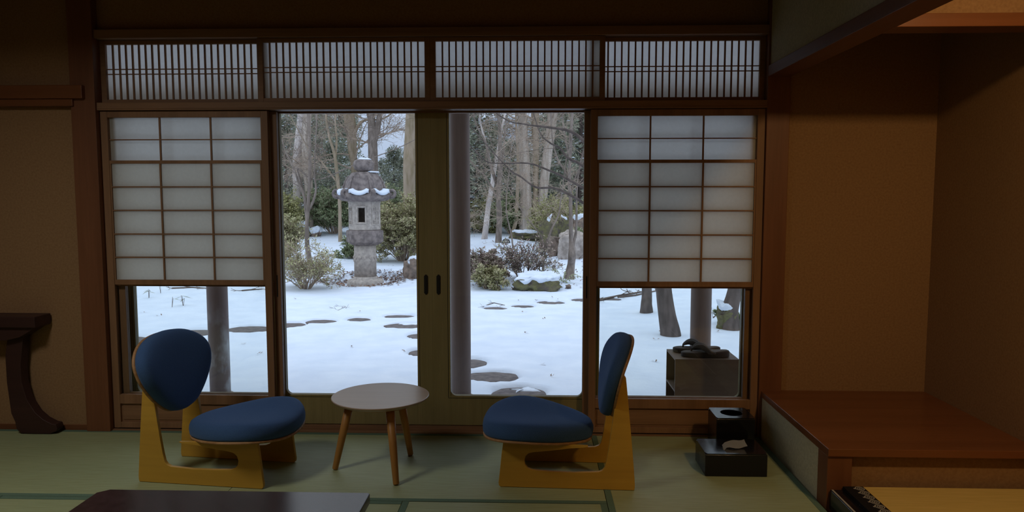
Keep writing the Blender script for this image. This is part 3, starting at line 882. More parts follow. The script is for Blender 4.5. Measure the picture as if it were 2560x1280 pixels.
def hexring(R, z, n=1, lift=0, conc=0, ph=0):
    """hexagon ring, n points per side; lift raises corners, conc pulls side middles inward"""
    r = []
    for k in range(6):
        a0, a1 = PI / 3 * k + ph, PI / 3 * (k + 1) + ph
        for j in range(n):
            f = j / n; x = R * ((1 - f) * math.cos(a0) + f * math.cos(a1)); y = R * ((1 - f) * math.sin(a0) + f * math.sin(a1))
            e = 1 - 4 * f * (1 - f) if n > 1 else 1
            s_ = 1 - conc * (1 - e); r.append((x * s_, y * s_, z + lift * e ** 2))
    return r


def loft(mb, rings, cap=True):
    n = len(rings[0]); b = mb.quadgrid(rings, closed_u=True)
    if cap:
        mb.f.append(tuple(b + i for i in reversed(range(n)))); mb.m.append(0)
        e = b + (len(rings) - 1) * n; mb.f.append(tuple(e + i for i in range(n))); mb.m.append(0)


Z = .42   # ground offset: local z = world z + .42
m = MB(); m.lathe([(.38, -.06), (.385, .03), (.37, .075), (.33, .10), (.26, .115), (.245, .16)], 32); m.build('base', M['lantern'], t, smooth=True, shift=False)
m = MB(); m.lathe([(.232, .15), (.228, .45), (.240, .47), (.245, .50), (.242, .56), (.236, .60), (.228, .62), (.226, .86)], 32)
for k in range(14):
    a = 2 * PI * k / 14; m.tube([(.243 * math.cos(a + d), .243 * math.sin(a + d), .545 - .03 * math.cos(d * 22)) for d in [-.17, -.1, 0, .1, .17]], .011, 5)
m.build('shaft', M['lantern'], t, smooth=True, shift=False)
m = MB(); loft(m, [hexring(.27, .80), hexring(.38, .862), hexring(.392, .875), hexring(.392, 1.085), hexring(.38, 1.10), hexring(.30, 1.12)]); o = m.build('platform_stone', M['lantern_dark'], t, bevel=.004, shift=False)
# fire box: six faces, window opening on two opposite faces
m = MB(); RB, zb0, zb1 = .335, 1.115, 1.665; ap = RB * math.cos(PI / 6); sd_ = RB
PHF = 0
relief = MB()
for k in range(6):
    am = PI / 3 * (k + .5); nx, ny = math.cos(am), math.sin(am); tx, ty = -ny, nx
    P = lambda u, d, z: (nx * (ap + d) + tx * u, ny * (ap + d) + ty * u, z)
    hs = sd_ / 2
    if k == 4:
        wu, w0, w1 = .070, 1.275, 1.56
        fr = lambda u0, u1, z0, z1: m.prism([(u0, z0), (u1, z0), (u1, z1), (u0, z1)], lambda u, v, q: P(u, q, v), -.07, 0)
        fr(-hs, -wu, zb0, zb1); fr(wu, hs, zb0, zb1); fr(-wu, wu, zb0, w0); fr(-wu, wu, w1, zb1)
        rl = lambda u0, u1, z0, z1: relief.prism([(u0, z0), (u1, z0), (u1, z1), (u0, z1)], lambda u, v, q: P(u, q, v), -.002, .016)
        rl(-.108, -.078, 1.24, 1.598); rl(.078, .108, 1.24, 1.598); rl(-.078, .078, 1.24, 1.265); rl(-.078, .078, 1.57, 1.598)
    else:
        m.prism([(-hs, zb0), (hs, zb0), (hs, zb1), (-hs, zb1)], lambda u, v, q: P(u, q, v), -.07, 0)
        rl = lambda u0, u1, z0, z1: relief.prism([(u0, z0), (u1, z0), (u1, z1), (u0, z1)], lambda u, v, q: P(u, q, v), -.002, .014)
        for (u0, u1, z0, z1) in ((-.105, -.09, 1.22, 1.58), (.09, .105, 1.22, 1.58), (-.09, .09, 1.22, 1.235), (-.09, .09, 1.565, 1.58), (-.09, .09, 1.30, 1.312), (-.09, .09, 1.49, 1.502), (-.035, -.023, 1.235, 1.30), (.023, .035, 1.235, 1.30), (-.035, -.023, 1.502, 1.565), (.023, .035, 1.502, 1.565)): rl(u0, u1, z0, z1)
        # crescent moon carved as a raised sickle
        cres = [(.05 * math.cos(a), .07 * math.sin(a)) for a in [PI * .5 - PI * j / 10 for j in range(11)]] + [(.022 * math.cos(a), .07 * math.sin(a) * .98) for a in [-PI * .5 + PI * j / 10 for j in range(1, 10)]]
        relief.prism(cres, lambda u, v, q: P(u, q, 1.40 + v), -.002, .016)
m.box(-.1, .1, -.1, .1, 1.115, 1.14)
o = m.build('fire_box', M['lantern'], t, bevel=.004, shift=False); relief.build('carved_relief', M['lantern'], o, shift=False)
m = MB(); loft(m, [hexring(.30, 1.645), hexring(.345, 1.66), hexring(.345, 1.69)]); m.build('ledge', M['lantern'], t, shift=False)
# roof
N = 10
m = MB(); loft(m, [hexring(.33, 1.685, N), hexring(.50, 1.70, N, .015, .02), hexring(.585, 1.75, N, .035, .05), hexring(.60, 1.80, N, .05, .06), hexring(.56, 1.845, N, .05, .075), hexring(.48, 1.86, N, .04, .07), hexring(.435, 1.90, N, .01, .03), hexring(.42, 1.98, N, 0, 0), hexring(.385, 2.09, N), hexring(.32, 2.20, N), hexring(.25, 2.265, N), hexring(.16, 2.285, N)])
for k in range(6):
    a = PI / 3 * k; c_, s_ = math.cos(a), math.sin(a); P = []; R_ = []
    for j in range(15):
        f = j / 14; th = -PI * .65 + f * PI * 1.9; rr = .085 * (1 - .55 * f)
        P.append((c_ * (.575 + rr * math.cos(th)), s_ * (.575 + rr * math.cos(th)), 1.855 + rr * math.sin(th))); R_.append(.040 - .012 * f)
    m.tube(P, R_, 8)
    m.tube([(c_ * q, s_ * q, z_) for q, z_ in ((.56, 1.80), (.46, 1.90), (.43, 1.98), (.39, 2.09), (.33, 2.195))], [.035, .026, .022, .02, .018], 6)
o = m.build('roof', M['lantern_dark'], t, bevel=0, smooth=True, shift=False)
for k in range(6):
    am = PI / 3 * (k + .5); nx, ny = math.cos(am), math.sin(am); tx, ty = -ny, nx
    q = MB(); rows = []
    for (d0, zz) in ((.535, 1.815), (.53, 1.862), (.50, 1.888), (.44, 1.900), (.40, 1.90)):
        row = []
        for j in range(13):
            f = j / 12 * 2 - 1; w = .205 * (1 if d0 > .45 else .8)
            u = f * w; dip = .06 * f * f; row.append((nx * (d0 - dip * .3) + tx * u, ny * (d0 - dip * .3) + ty * u, zz + dip * 1.2 - (.03 if abs(f) == 1 else 0)))
        rows.append(row)
    q.quadgrid(rows); sn = q.build('snow_patch', M['snow'], o, smooth=True, shift=False); s2_ = sn.modifiers.new('s', 'SOLIDIFY'); s2_.thickness = .05; s2_.offset = -1
q = MB(); rows = []
for (r_, z_) in ((.11, 2.25), (.2, 2.262), (.26, 2.272), (.27, 2.258)):
    rows.append([(r_ * math.cos(a) * (1 + .2 * math.sin(3 * a)), r_ * math.sin(a), z_ + .006) for a in [PI * (-.25) + PI * .8 * j / 14 for j in range(15)]])
q.quadgrid(rows); sn = q.build('snow_patch', M['snow'], o, smooth=True, shift=False); s2_ = sn.modifiers.new('s', 'SOLIDIFY'); s2_.thickness = .02
m = MB(); m.lathe([(.10, 2.27), (.14, 2.30), (.19, 2.34), (.212, 2.40), (.212, 2.46), (.185, 2.51), (.12, 2.54), (.05, 2.55)], 28); o = m.build('finial', M['lantern_dark'], t, smooth=True, shift=False)
m = MB(); m.lathe([(.150, 2.525), (.135, 2.545), (.09, 2.560), (.02, 2.564)], 20, c=(.015, 0, 0)); m.build('snow_cap', M['snow'], o, smooth=True, shift=False)
t.scale = (.96, .96, .985)

# fallen leaves round the lantern
m = MB()
for k in range(1500):
    a = rnd.uniform(0, 2 * PI); r_ = abs(rnd.gauss(.60, .15)); x, y = LANT[0] + r_ * math.cos(a) * 1.15, LANT[1] - .05 + r_ * math.sin(a)
    if r_ < .36: continue
    m.leaf(Vector((x, y, gz_snow(x, y) + .008 + rnd.random() * .015)), Vector((rnd.uniform(-1, 1), rnd.uniform(-1, 1), rnd.uniform(-.2, .3))), rnd.uniform(.04, .08), rnd.uniform(.025, .045), Vector((rnd.uniform(-.3, .3), rnd.uniform(-.3, .3), 1)))
for k in range(260):
    x, y = rnd.uniform(-2.9, -1.6), rnd.uniform(10.3, 12.6)
    m.leaf(Vector((x, y, gz_snow(x, y) + .01)), Vector((rnd.uniform(-1, 1), rnd.uniform(-1, 1), rnd.uniform(-.1, .3))), rnd.uniform(.05, .09), rnd.uniform(.03, .05), Vector((0, 0, 1)))
o = m.build('fallen_leaves', M['leaf_brown']); tag(o, 'brown fallen leaves in the melted ring around the stone lantern', 'leaves', kind='stuff')


# ------------------------------------------------------------------ rocks
def rock(mb, c, r, seed, rough=.28, res=(44, 28), flat=.0, mi=0):
    rows = []
    for i in range(res[1] + 1):
        ph = -PI / 2 + PI * i / res[1]; row = []
        for j in range(res[0]):
            th = 2 * PI * j / res[0]
            d = Vector((math.cos(ph) * math.cos(th), math.cos(ph) * math.sin(th), math.sin(ph)))
            dd = Vector([math.copysign(abs(q) ** (1 - flat), q) for q in d])
            k = 1 + rough * mnoise.noise(d * 1.3 + Vector((seed, seed * 2, 0))) + rough * .55 * mnoise.noise(d * 3.1 + Vector((0, seed, seed))) + rough * .32 * mnoise.noise(d * 6 + Vector((0, seed, 3))) + rough * .2 * abs(mnoise.noise(d * 13 + Vector((3, seed, 3))))
            row.append((c[0] + dd.x * r[0] * k, c[1] + dd.y * r[1] * k, c[2] + dd.z * r[2] * k))
        rows.append(row)
    mb.quadgrid(rows, closed_u=True, mi=mi); return rows


def make_rock(label, c, r, seed, mat, snow=None, flat=.25, group='garden rocks', rough=.42, rz=0):
    t = thing('garden_rock', label, 'rock', (c[0], c[1], gz(c[0], c[1])), rz, group=group)
    m = MB(); rows = rock(m, (0, 0, c[2]), r, seed, rough, flat=flat); m.build('stone', mat, t, smooth=True, shift=False)
    if snow:
        # blanket over the upper side of the rock
        q = MB(); k0 = int(len(rows) * (1 - snow)); out = []
        for i in range(k0, len(rows)):
            g = 0.0 if i == k0 else .02 + .015 * min(1, (i - k0) / 3)
            row = []
            for j, p in enumerate(rows[i]):
                v = Vector(p) - Vector((0, 0, c[2])); jag = .34 * mnoise.noise(v * 5.0 + Vector((seed, 0, 0))) * max(0, 1 - (i - k0) / 5)
                row.append(Vector((0, 0, c[2])) + v * (1 + (g + (-.01 if i == k0 else 0)) / max(.1, v.length)) + Vector((0, 0, g * .6 + jag * r[2] * 2)))
            out.append(row)
        q.quadgrid(out, closed_u=True); q.build('snow_blanket', M['snow'], t, smooth=True, shift=False)
    return t


def rockpx(label, x0, x1, y0, y1, mat, seed, Y=None, dy=0, **k):
    """rock whose silhouette spans the given picture box, standing on the ground there"""
    p = G((x0 + x1) / 2, y1) if Y is None else at((x0 + x1) / 2, y1, Y)
    d = p.y + 4; w = (x1 - x0) / F_PX * d; h = (y1 - y0) / F_PX * d
    p.y += w * .25 + dy
    zb = p.z - gz(p.x, p.y)
    return make_rock(label, (p.x, p.y, zb + h * .42), (w / 2 * .98, w * .36, h * .60), seed, mat, **k)


rockpx('snow-capped mossy rock in front of the right glass door view', 1289, 1407, 691, 727, M['moss'], 3, snow=.40, flat=.3)
rockpx('long low mossy rock with snow on top, left of the rock pile', 1278, 1378, 580, 602, M['moss'], 5, snow=.30, flat=.3)
rockpx('tall dark mossy rock at the left of the rock pile', 1349, 1394, 556, 628, M['moss'], 8, flat=.35, dy=.3, snow=.08)
rockpx('dark mossy rock on top of the rock pile', 1396, 1428, 546, 586, M['moss'], 9, Y=16.2, flat=.3, snow=.14)
rockpx('dark snowy rock at the upper right of the rock pile', 1424, 1470, 545, 585, M['rock'], 11, Y=16.2, flat=.3, snow=.22)
rockpx('reddish-brown mossy rock at the foot of the rock pile', 1366, 1404, 596, 640, M['rock'], 13, flat=.3)
rockpx('big pale squarish rock in the rock pile', 1400, 1462, 582, 647, M['rock_light'], 15, flat=.45, rough=.3)
rockpx('dark round rock behind the leaves left of the azalea', 1186, 1254, 640, 705, M['rock'], 17, flat=.2, dy=.2)
rockpx('small dark rock right of the middle post', 1172, 1200, 640, 700, M['rock'], 19, flat=.2, snow=.15)
rockpx('small dark stone right of the snow-capped rock', 1414, 1428, 712, 722, M['rock'], 21, flat=.2)
rockpx('dark rock with snow behind the bush at the far left', 722, 768, 556, 592, M['moss'], 23, snow=.45)
rockpx('low brown rock right of the lantern foot', 1004, 1050, 652, 702, M['rock'], 25, dy=.2, snow=.2)
rockpx('mossy stone at the foot of the tree in the right window', 1796, 1846, 772, 824, M['moss'], 27, snow=.3)
rockpx('snowy rock between the bushes behind the lantern', 775, 800, 572, 592, M['rock'], 29, snow=.5)


# ------------------------------------------------------------------ trees
def grow(mb, p, d, length, rad, level, rg, maxlev, mi=0, droop=0.0, spread=.8, kids=(5, 5, 4), wig=.25, tw=.0035, shrink=.62, leafcb=None):
    n = 4 if level < maxlev else 3
    pts = [p]; cur = p; dr = d.normalized()
    for i in range(n):
        dr = (dr + Vector((rg.uniform(-wig, wig), rg.uniform(-wig, wig), rg.uniform(-wig, wig) - droop * .15))).normalized()
        cur = cur + dr * (length / n); pts.append(cur)
    rr = [max(tw, rad * (1 - .62 * i / n)) for i in range(n + 1)]
    mb.tube(pts, rr, 5 if level == 0 else 4 if level == 1 else 3, mi=mi, cap=False)
    if leafcb and level >= maxlev - 1: leafcb(pts)
    if level < maxlev:
        k = kids[min(level, len(kids) - 1)]
        for i in range(k):
            f = rg.uniform(.25, 1.0); q = f * n; a = min(n - 1, int(q)); pp = pts[a].lerp(pts[a + 1], q - a)
            base = (pts[a + 1] - pts[a]).normalized()
            v = Vector((rg.uniform(-1, 1), rg.uniform(-1, 1), rg.uniform(-1, 1))); v = (v - base * v.dot(base))
            if v.length < .05: continue
            v.normalize()
            grow(mb, pp, base + v * spread, length * shrink * rg.uniform(.7, 1.15), rad * .5, level + 1, rg, maxlev, mi, droop, spread, kids, wig, tw, shrink, leafcb)


def smooth_path(P, R, k=4):
    """Catmull-Rom through points"""
    out, ro = [], []
    for i in range(len(P) - 1):
        p0, p1, p2, p3 = P[max(0, i - 1)], P[i], P[i + 1], P[min(len(P) - 1, i + 2)]
        for j in range(k):
            t = j / k
            out.append(.5 * ((2 * p1) + (p2 - p0) * t + (2 * p0 - 5 * p1 + 4 * p2 - p3) * t * t + (3 * p1 - p0 - 3 * p2 + p3) * t ** 3)); ro.append(R[i] * (1 - t) + R[i + 1] * t)
    out.append(P[-1]); ro.append(R[-1]); return out, ro


def tree(label, px, trunk, mat, seed, Y=None, twig='twig', forks=(), limbs=14, limb_len=1.5, lo=1.3, top=7.5, name='bare_tree', kids=(5, 5, 4), maxlev=3, tw=None, group='bare trees of the winter garden', cat='tree', spread=.8, droop=0.1, lrad=.3):
    """px: foot pixel; trunk: [(px, py, width px)] upwards, measured at the trunk's own distance"""
    rg = random.Random(seed)
    g = G(*px) if Y is None else Vector((at(px[0], px[1], Y).x, Y, gz(at(px[0], px[1], Y).x, Y)))
    if g.y > 20.5 and Y is None:      # foot hidden behind the shrubs
        q_ = at(px[0], px[1], 20.5); g = Vector((q_.x, 20.5, gz(q_.x, 20.5)))
    Y0 = g.y; k = (Y0 + 4) / F_PX
    t = thing(name, label, cat, g, group=group)
    P = [g + Vector((0, 0, -.15))]; R = [trunk[0][2] / 2 * k * 1.25]
    if at(trunk[0][0], trunk[0][1], Y0).z > g.z + .3: P.append(g + Vector((0, 0, .05))); R.append(trunk[0][2] / 2 * k * 1.1)
    for i, (x, y, w) in enumerate(trunk):
        q = at(x, y, Y0 + (.0 if i == 0 else rg.uniform(-.08, .08))); q.z = max(q.z, g.z + .02) if i == 0 else q.z
        P.append(q); R.append(w / 2 * k)
    d = (P[-1] - P[-2]).normalized(); d = d + Vector((0, 0, .8)); d.z = max(.4, d.z); d.normalize()
    while P[-1].z < top:
        P.append(P[-1] + d * 1.1 + Vector((rg.uniform(-.12, .12), rg.uniform(-.12, .12), 0))); R.append(R[-1] * .86)
    P, R = smooth_path(P, R)
    mt = MB(); mt.tube(P, R, 12)
    allp = list(zip(P, R))
    for fk in forks:
        Q = [at(x, y, Y0 + rg.uniform(-.1, .1)) for x, y, w in fk]; S = [w / 2 * k for x, y, w in fk]
        d = (Q[-1] - Q[-2]).normalized() + Vector((0, 0, .5)); d.z = max(.35, d.z); d.normalize()
        while Q[-1].z < top * .75:
            Q.append(Q[-1] + d * .9 + Vector((rg.uniform(-.15, .15), rg.uniform(-.15, .15), 0))); S.append(max(.006, S[-1] * .8))
        Q, S = smooth_path(Q, S); mt.tube(Q, S, 9); allp += list(zip(Q, S))
    mt.build('trunk', mat, t, smooth=True)
    mb = MB(); cand = [(p, r) for p, r in allp if p.z > g.z + lo]
    tw = (tw or .0016 * (Y0 + 4) / 6) * .5
    for i in range(limbs):
        if not cand: break
        p, r = rg.choice(cand); a = rg.uniform(0, 2 * PI)
        grow(mb, p, Vector((math.cos(a), math.sin(a) * .8, rg.uniform(.0, .8))), limb_len * rg.uniform(.6, 1.3), max(tw * 2.5, min(r * .5, .05) * lrad * 2), 0, rg, maxlev, 0, droop, spread, kids, .22, tw)
    if mb.v: mb.build('branches', M[twig], t)
    return t


# left glass door
tree('large pale trunk at the far left of the left door view', (744, 548), [(744, 548, 20), (742, 470, 19), (741, 415, 20), (749, 340, 22), (756, 290, 24)], M['bark_pale'], 1, limbs=10)
tree('pale ribbed trunk just right of the largest pale one at the far left', (775, 560), [(775, 560, 19), (774, 500, 20), (768, 420, 24), (766, 350, 24), (768, 290, 22)], M['bark_cedar'], 2, limbs=9)
tree('young mossy leaning tree standing left of the stone lantern', (780, 686), [(780, 686, 18), (772, 640, 13), (768, 611, 12), (767, 558, 9), (770, 525, 9)], M['bark_grey'], 3, twig='twig_dark',
     forks=[[(770, 528, 8), (761, 493, 7), (748, 460, 6), (737, 428, 5), (722, 395, 4), (712, 374, 3)], [(770, 528, 8), (784, 500, 6), (790, 470, 5), (786, 430, 4)], [(767, 560, 5), (757, 470, 5), (745, 420, 4), (790, 450, 3)]], limbs=16, limb_len=.9, lo=1.1, top=4.5, kids=(5, 4, 3), maxlev=3)
tree('slender grey tree rising just left of the lantern', (851, 604), [(851, 604, 11), (850, 560, 9), (849, 504, 9), (843, 439, 9), (836, 385, 8), (824, 345, 6), (815, 290, 5)], M['bark_brown'], 4, forks=[[(838, 400, 6), (842, 350, 5), (838, 300, 4)], [(846, 460, 5), (800, 400, 4), (770, 370, 3)]], limbs=16, limb_len=1.3)
tree('brown trunk directly behind the lantern roof', (888, 570), [(888, 570, 14), (886, 428, 16), (881, 378, 22), (878, 324, 27), (872, 284, 30)], M['bark_brown'], 5, forks=[[(884, 345, 9), (895, 315, 8), (915, 300, 6), (960, 296, 4)]], limbs=14)
tree('forked trunk right of the lantern finial', (934, 562), [(934, 562, 24), (933, 428, 25), (931, 342, 23), (927, 284, 18)], M['bark_grey'], 6, Y=19, forks=[[(936, 352, 16), (944, 320, 15), (949, 284, 13)]], limbs=14, lo=2.0)
tree('large brown mossy trunk at the right edge of the left door view', (1024, 560), [(1024, 560, 34), (1023, 480, 30), (1023, 414, 31), (1025, 340, 27), (1027, 284, 25)], M['bark_brown'], 7, Y=15.5, limbs=9, lo=2.3)
# right glass door
tree('pale leaning trunk at the left of the right door view', (1211, 598), [(1211, 598, 16), (1216, 560, 14), (1220, 520, 13), (1228, 475, 12), (1236, 430, 9), (1244, 380, 7), (1253, 325, 6), (1262, 285, 5)], M['bark_pale'], 8, forks=[[(1226, 480, 7), (1230, 430, 6), (1215, 360, 5), (1200, 300, 4)]], limbs=7, limb_len=1.4)
tree('grey forking tree right of the pale leaning trunk', (1246, 606), [(1246, 606, 17), (1248, 560, 14), (1248, 527, 14), (1246, 490, 12)], M['bark_grey'], 9, forks=[[(1246, 490, 10), (1240, 455, 9), (1232, 431, 8), (1222, 395, 6), (1212, 350, 5), (1190, 310, 4)], [(1247, 495, 8), (1252, 440, 7), (1258, 390, 5), (1262, 330, 4)], [(1246, 500, 6), (1212, 440, 5), (1190, 420, 4)]], limbs=9, limb_len=1.4, top=6)
tree('slender curved tree in front of the tall trunks', (1279, 590), [(1279, 590, 10), (1285, 570, 9), (1290, 549, 10), (1293, 490, 9), (1295, 428, 8), (1294, 380, 6), (1290, 300, 5)], M['bark_brown'], 10, limbs=7, limb_len=1.3)
tree('thin sapling before the slender curved tree', (1282, 620), [(1282, 620, 4), (1278, 585, 4), (1266, 530, 3.4), (1268, 470, 3), (1275, 410, 2.5)], M['bark_grey'], 11, limbs=8, limb_len=.8, top=3.2, lo=.8)
tree('thick ribbed trunk in the middle of the right door view', (1314, 566), [(1314, 566, 32), (1315, 520, 29), (1312, 417, 27), (1308, 350, 25), (1305, 288, 24)], M['bark_cedar'], 12, limbs=9, lo=2.6, maxlev=3, kids=(5, 4, 3))
tree('straight trunk right of the thick ribbed one', (1334, 581), [(1334, 581, 15), (1337, 530, 14), (1339, 490, 13), (1340, 380, 15), (1338, 330, 18), (1338, 288, 20)], M['bark_brown'], 13, limbs=9, lo=2.4, kids=(5, 4, 3))
tree('thick pale trunk above the rock pile', (1358, 572), [(1358, 572, 22), (1358, 490, 22), (1367, 398, 24), (1375, 340, 24), (1381, 288, 24)], M['bark_cedar'], 14, limbs=10, lo=2.55, kids=(5, 4, 3))
tree('slender maple with flared foot right of the rocks', (1423, 697), [(1423, 697, 26), (1428, 660, 19), (1430, 637, 19), (1428, 600, 11), (1427, 560, 10), (1426, 490, 9), (1423, 455, 8)], M['bark_grey'], 15,
     forks=[[(1424, 470, 7), (1415, 430, 6), (1395, 400, 5), (1380, 340, 4)], [(1426, 480, 6), (1440, 440, 5), (1460, 400, 4), (1475, 350, 4)], [(1430, 630, 8), (1438, 590, 7), (1441, 560, 6)], [(1424, 460, 6), (1425, 400, 5), (1410, 330, 4)]], limbs=8, limb_len=1.0, top=4.6, lo=1.5, twig='twig')
tree('thin dark-stemmed shrub tree before the rock pile', (1357, 695), [(1357, 695, 7), (1359, 660, 6), (1365, 620, 5), (1378, 575, 5), (1395, 540, 4), (1402, 500, 3)], M['bark_grey'], 16, forks=[[(1364, 625, 4), (1352, 590, 3), (1330, 560, 3), (1300, 520, 2)]], limbs=10, limb_len=.7, top=2.6, lo=.9)
# right window: three near trees (their crowns reach into the door view)
NEAR = [[(1665, 700, 46), (1640, 560, 40), (1620, 460, 34), (1600, 380, 28)]]
tree('thick leaning trunk standing in front of the others in the right window', (1676, 838), [(1676, 838, 52), (1668, 790, 44), (1660, 730, 40), (1652, 640, 38), (1640, 540, 34)], M['bark_dark'], 17, twig='twig_dark',
     forks=[[(1650, 600, 22), (1600, 560, 16), (1540, 545, 11), (1480, 520, 9), (1430, 490, 7), (1385, 470, 6), (1340, 468, 5), (1300, 440, 4), (1260, 410, 3)],
            [(1642, 545, 20), (1590, 470, 15), (1530, 450, 11), (1480, 430, 9), (1448, 408, 8), (1420, 395, 6), (1400, 370, 5), (1372, 355, 4), (1345, 320, 3)],
            [(1600, 560, 12), (1520, 500, 9), (1460, 470, 7), (1405, 440, 6), (1370, 425, 5), (1320, 408, 4), (1240, 408, 3), (1200, 390, 3)],
            [(1640, 540, 20), (1560, 420, 14), (1480, 370, 10), (1430, 330, 8), (1370, 318, 6), (1310, 310, 4), (1250, 290, 3)]], limbs=12, limb_len=1.0, lo=1.6, top=4.6, kids=(4, 4, 3), maxlev=3, tw=.0028, spread=.7, group='near trees beyond the right window')
tree('short thick trunk left of the leaning one in the right window', (1616, 781), [(1616, 781, 33), (1616, 760, 28), (1617, 725, 25), (1612, 600, 24), (1600, 450, 20)], M['bark_dark'], 18, twig='twig_dark', limbs=6, limb_len=1.2, lo=2.1, top=5, group='near trees beyond the right window')
tree('leaning trunk at the right edge of the right window, moss at its foot', (1826, 822), [(1826, 822, 50), (1824, 780, 44), (1836, 730, 36), (1850, 640, 32)], M['bark_dark'], 19, twig='twig_dark', limbs=5, limb_len=1.2, lo=2.1, top=5, group='near trees beyond the right window')


# ------------------------------------------------------------------ bushes
def bush(label, cx, cy, r, h, n_stems, leafm, seed, leaf=(.05, .022), per=7, stem='twig', base=0, group='shrubs of the winter garden', name='shrub', dens=1.0, sp=.9):
    rg = random.Random(seed); zb = gz(cx, cy)
    t = thing(name, label, 'shrub', (cx, cy, zb), group=group)
    ms, ml = MB(), MB()

    def cb(pts):
        for p in pts[1:]:
            for _ in range(per):
                if rg.random() > dens: continue
                d = Vector((rg.uniform(-1, 1), rg.uniform(-1, 1), rg.uniform(-.3, 1)))
                ml.leaf(p + d * leaf[0] * .25, d, leaf[0] * rg.uniform(.7, 1.3), leaf[1] * rg.uniform(.7, 1.3), Vector((rg.uniform(-.7, .7), rg.uniform(-.7, .7), 1)))
    for i in range(n_stems):
        a = rg.uniform(0, 2 * PI); q = rg.uniform(.2, 1) ** .7
        d = Vector((math.cos(a) * q * r[0], math.sin(a) * q * r[1], h * rg.uniform(.55, 1.0) * (1.1 - .45 * q)))
        p0 = Vector((cx + math.cos(a) * r[0] * .12, cy + math.sin(a) * r[1] * .12, zb - .03))
        grow(ms, p0, d, d.length * .92, .012, 0, rg, 2, 0, 0, sp, (5, 4), .2, .0035, .5, cb)
    ms.build('stems', M[stem], t); ml.build('foliage', M[leafm], t)
    return t


def bushpx(label, x0, x1, y0, y1, *a, dy=0, Y=None, **k):
    y0 -= (y1 - y0) * .12
    p = G((x0 + x1) / 2, y1) if Y is None else at((x0 + x1) / 2, y1, Y)
    if p.y > 21.5: p = at((x0 + x1) / 2, y1, 21.5)
    d = p.y + 4; w = (x1 - x0) / F_PX * d; h = (y1 - y0) / F_PX * d
    return bush(label, p.x, p.y + dy, (w / 2, w * .4), h, *a, **k)


bushpx('airy azalea with brownish purple leaves behind the snow-capped rock', 1228, 1386, 596, 698, 24, 'leaf_purple', 31, leaf=(.06, .026), per=2, stem='twig_dark', dens=.6, sp=1.1)
bushpx('low green-brown shrub growing over the dark rock near the middle post', 1180, 1250, 630, 712, 18, 'leaf_purple', 32, leaf=(.055, .026), per=7)
bushpx('low green plants at the foot of the dark rock', 1178, 1262, 672, 722, 12, 'leaf_yg', 33, leaf=(.06, .028), per=6)
bushpx('sparse yellow-green shrub at the left of the left door view', 690, 838, 592, 722, 26, 'leaf_yg', 34, leaf=(.06, .022), per=2, dens=.85, sp=1.1)
bushpx('yellow-green shrub cut off by the left door stile', 672, 735, 540, 660, 18, 'leaf_yg', 35, leaf=(.07, .03), per=6)
bushpx('small shrub at the left foot of the lantern', 834, 905, 606, 650, 12, 'leaf_green', 36, leaf=(.075, .03), per=5, dy=.5)
bushpx('dense light green shrub right behind the lantern', 925, 1070, 500, 660, 48, 'leaf_yg', 37, leaf=(.07, .03), per=8, dy=.6)
bushpx('green shrub beyond the lantern on its right side', 935, 1070, 470, 596, 40, 'leaf_green', 38, leaf=(.08, .035), per=8, dy=1.5)
bushpx('broad green shrub behind the lantern on its left side', 780, 885, 480, 584, 40, 'leaf_green', 39, leaf=(.09, .04), per=7)
bushpx('green shrub behind the pale trunks at the far left', 690, 790, 475, 570, 40, 'leaf_olive', 40, leaf=(.09, .04), per=7, dy=-1.6)
bushpx('olive green shrub above the rock pile', 1360, 1475, 455, 560, 46, 'leaf_olive', 41, leaf=(.08, .03), per=4, Y=17.6, group='olive shrubs over the rocks')
bushpx('lower olive green shrub left of the rock pile', 1335, 1400, 490, 566, 30, 'leaf_olive', 42, leaf=(.08, .03), per=4, Y=18.6, group='olive shrubs over the rocks')
bushpx('round dark green shrub behind the slender trees', 1245, 1310, 505, 585, 44, 'leaf_green', 43, leaf=(.10, .04), per=8)
bushpx('dark green shrub behind the pale leaning trunk', 1175, 1240, 510, 580, 44, 'leaf_olive', 44, leaf=(.10, .04), per=8)
bushpx('dark green shrub between the thick trunks', 1290, 1350, 500, 575, 40, 'leaf_green', 45, leaf=(.10, .04), per=8, dy=1)
bushpx('green leafy plant on the upper right rocks', 1430, 1478, 545, 580, 16, 'leaf_green', 46, leaf=(.12, .04), per=5, Y=15.0)
bushpx('mossy tuft at the foot of the right window tree', 1800, 1846, 768, 806, 16, 'leaf_green', 47, leaf=(.03, .02), per=8, dy=-.05)

# fern before the azalea, sprouts of bamboo grass, twigs on the snow
def sprout(label, px, py, blades, seed, L=.16):
    rg = random.Random(seed); g = G(px, py); t = thing('bamboo_grass', label, 'grass sprout', g, group='bamboo grass sprouts in the snow')
    m = MB(); s_ = MB()
    for k in range(blades):
        a = 2 * PI * k / blades + rg.uniform(-.4, .4); top_ = Vector((rg.uniform(-.03, .03), 0, rg.uniform(.10, .18))); s_.tube([(0, 0, -.03), top_ * .6, top_], .003, 5)
        for dd in (0, 1):
            d = Vector((math.cos(a + dd * .3), .4 * math.sin(a), -.25)); m.leaf(top_, d, L * rg.uniform(.7, 1.1), .028, Vector((0, 0, 1)))
    s_.build('stalk', M['twig_dark'], t, shift=False); m.build('blades', M['leaf_dark'], t, shift=False)


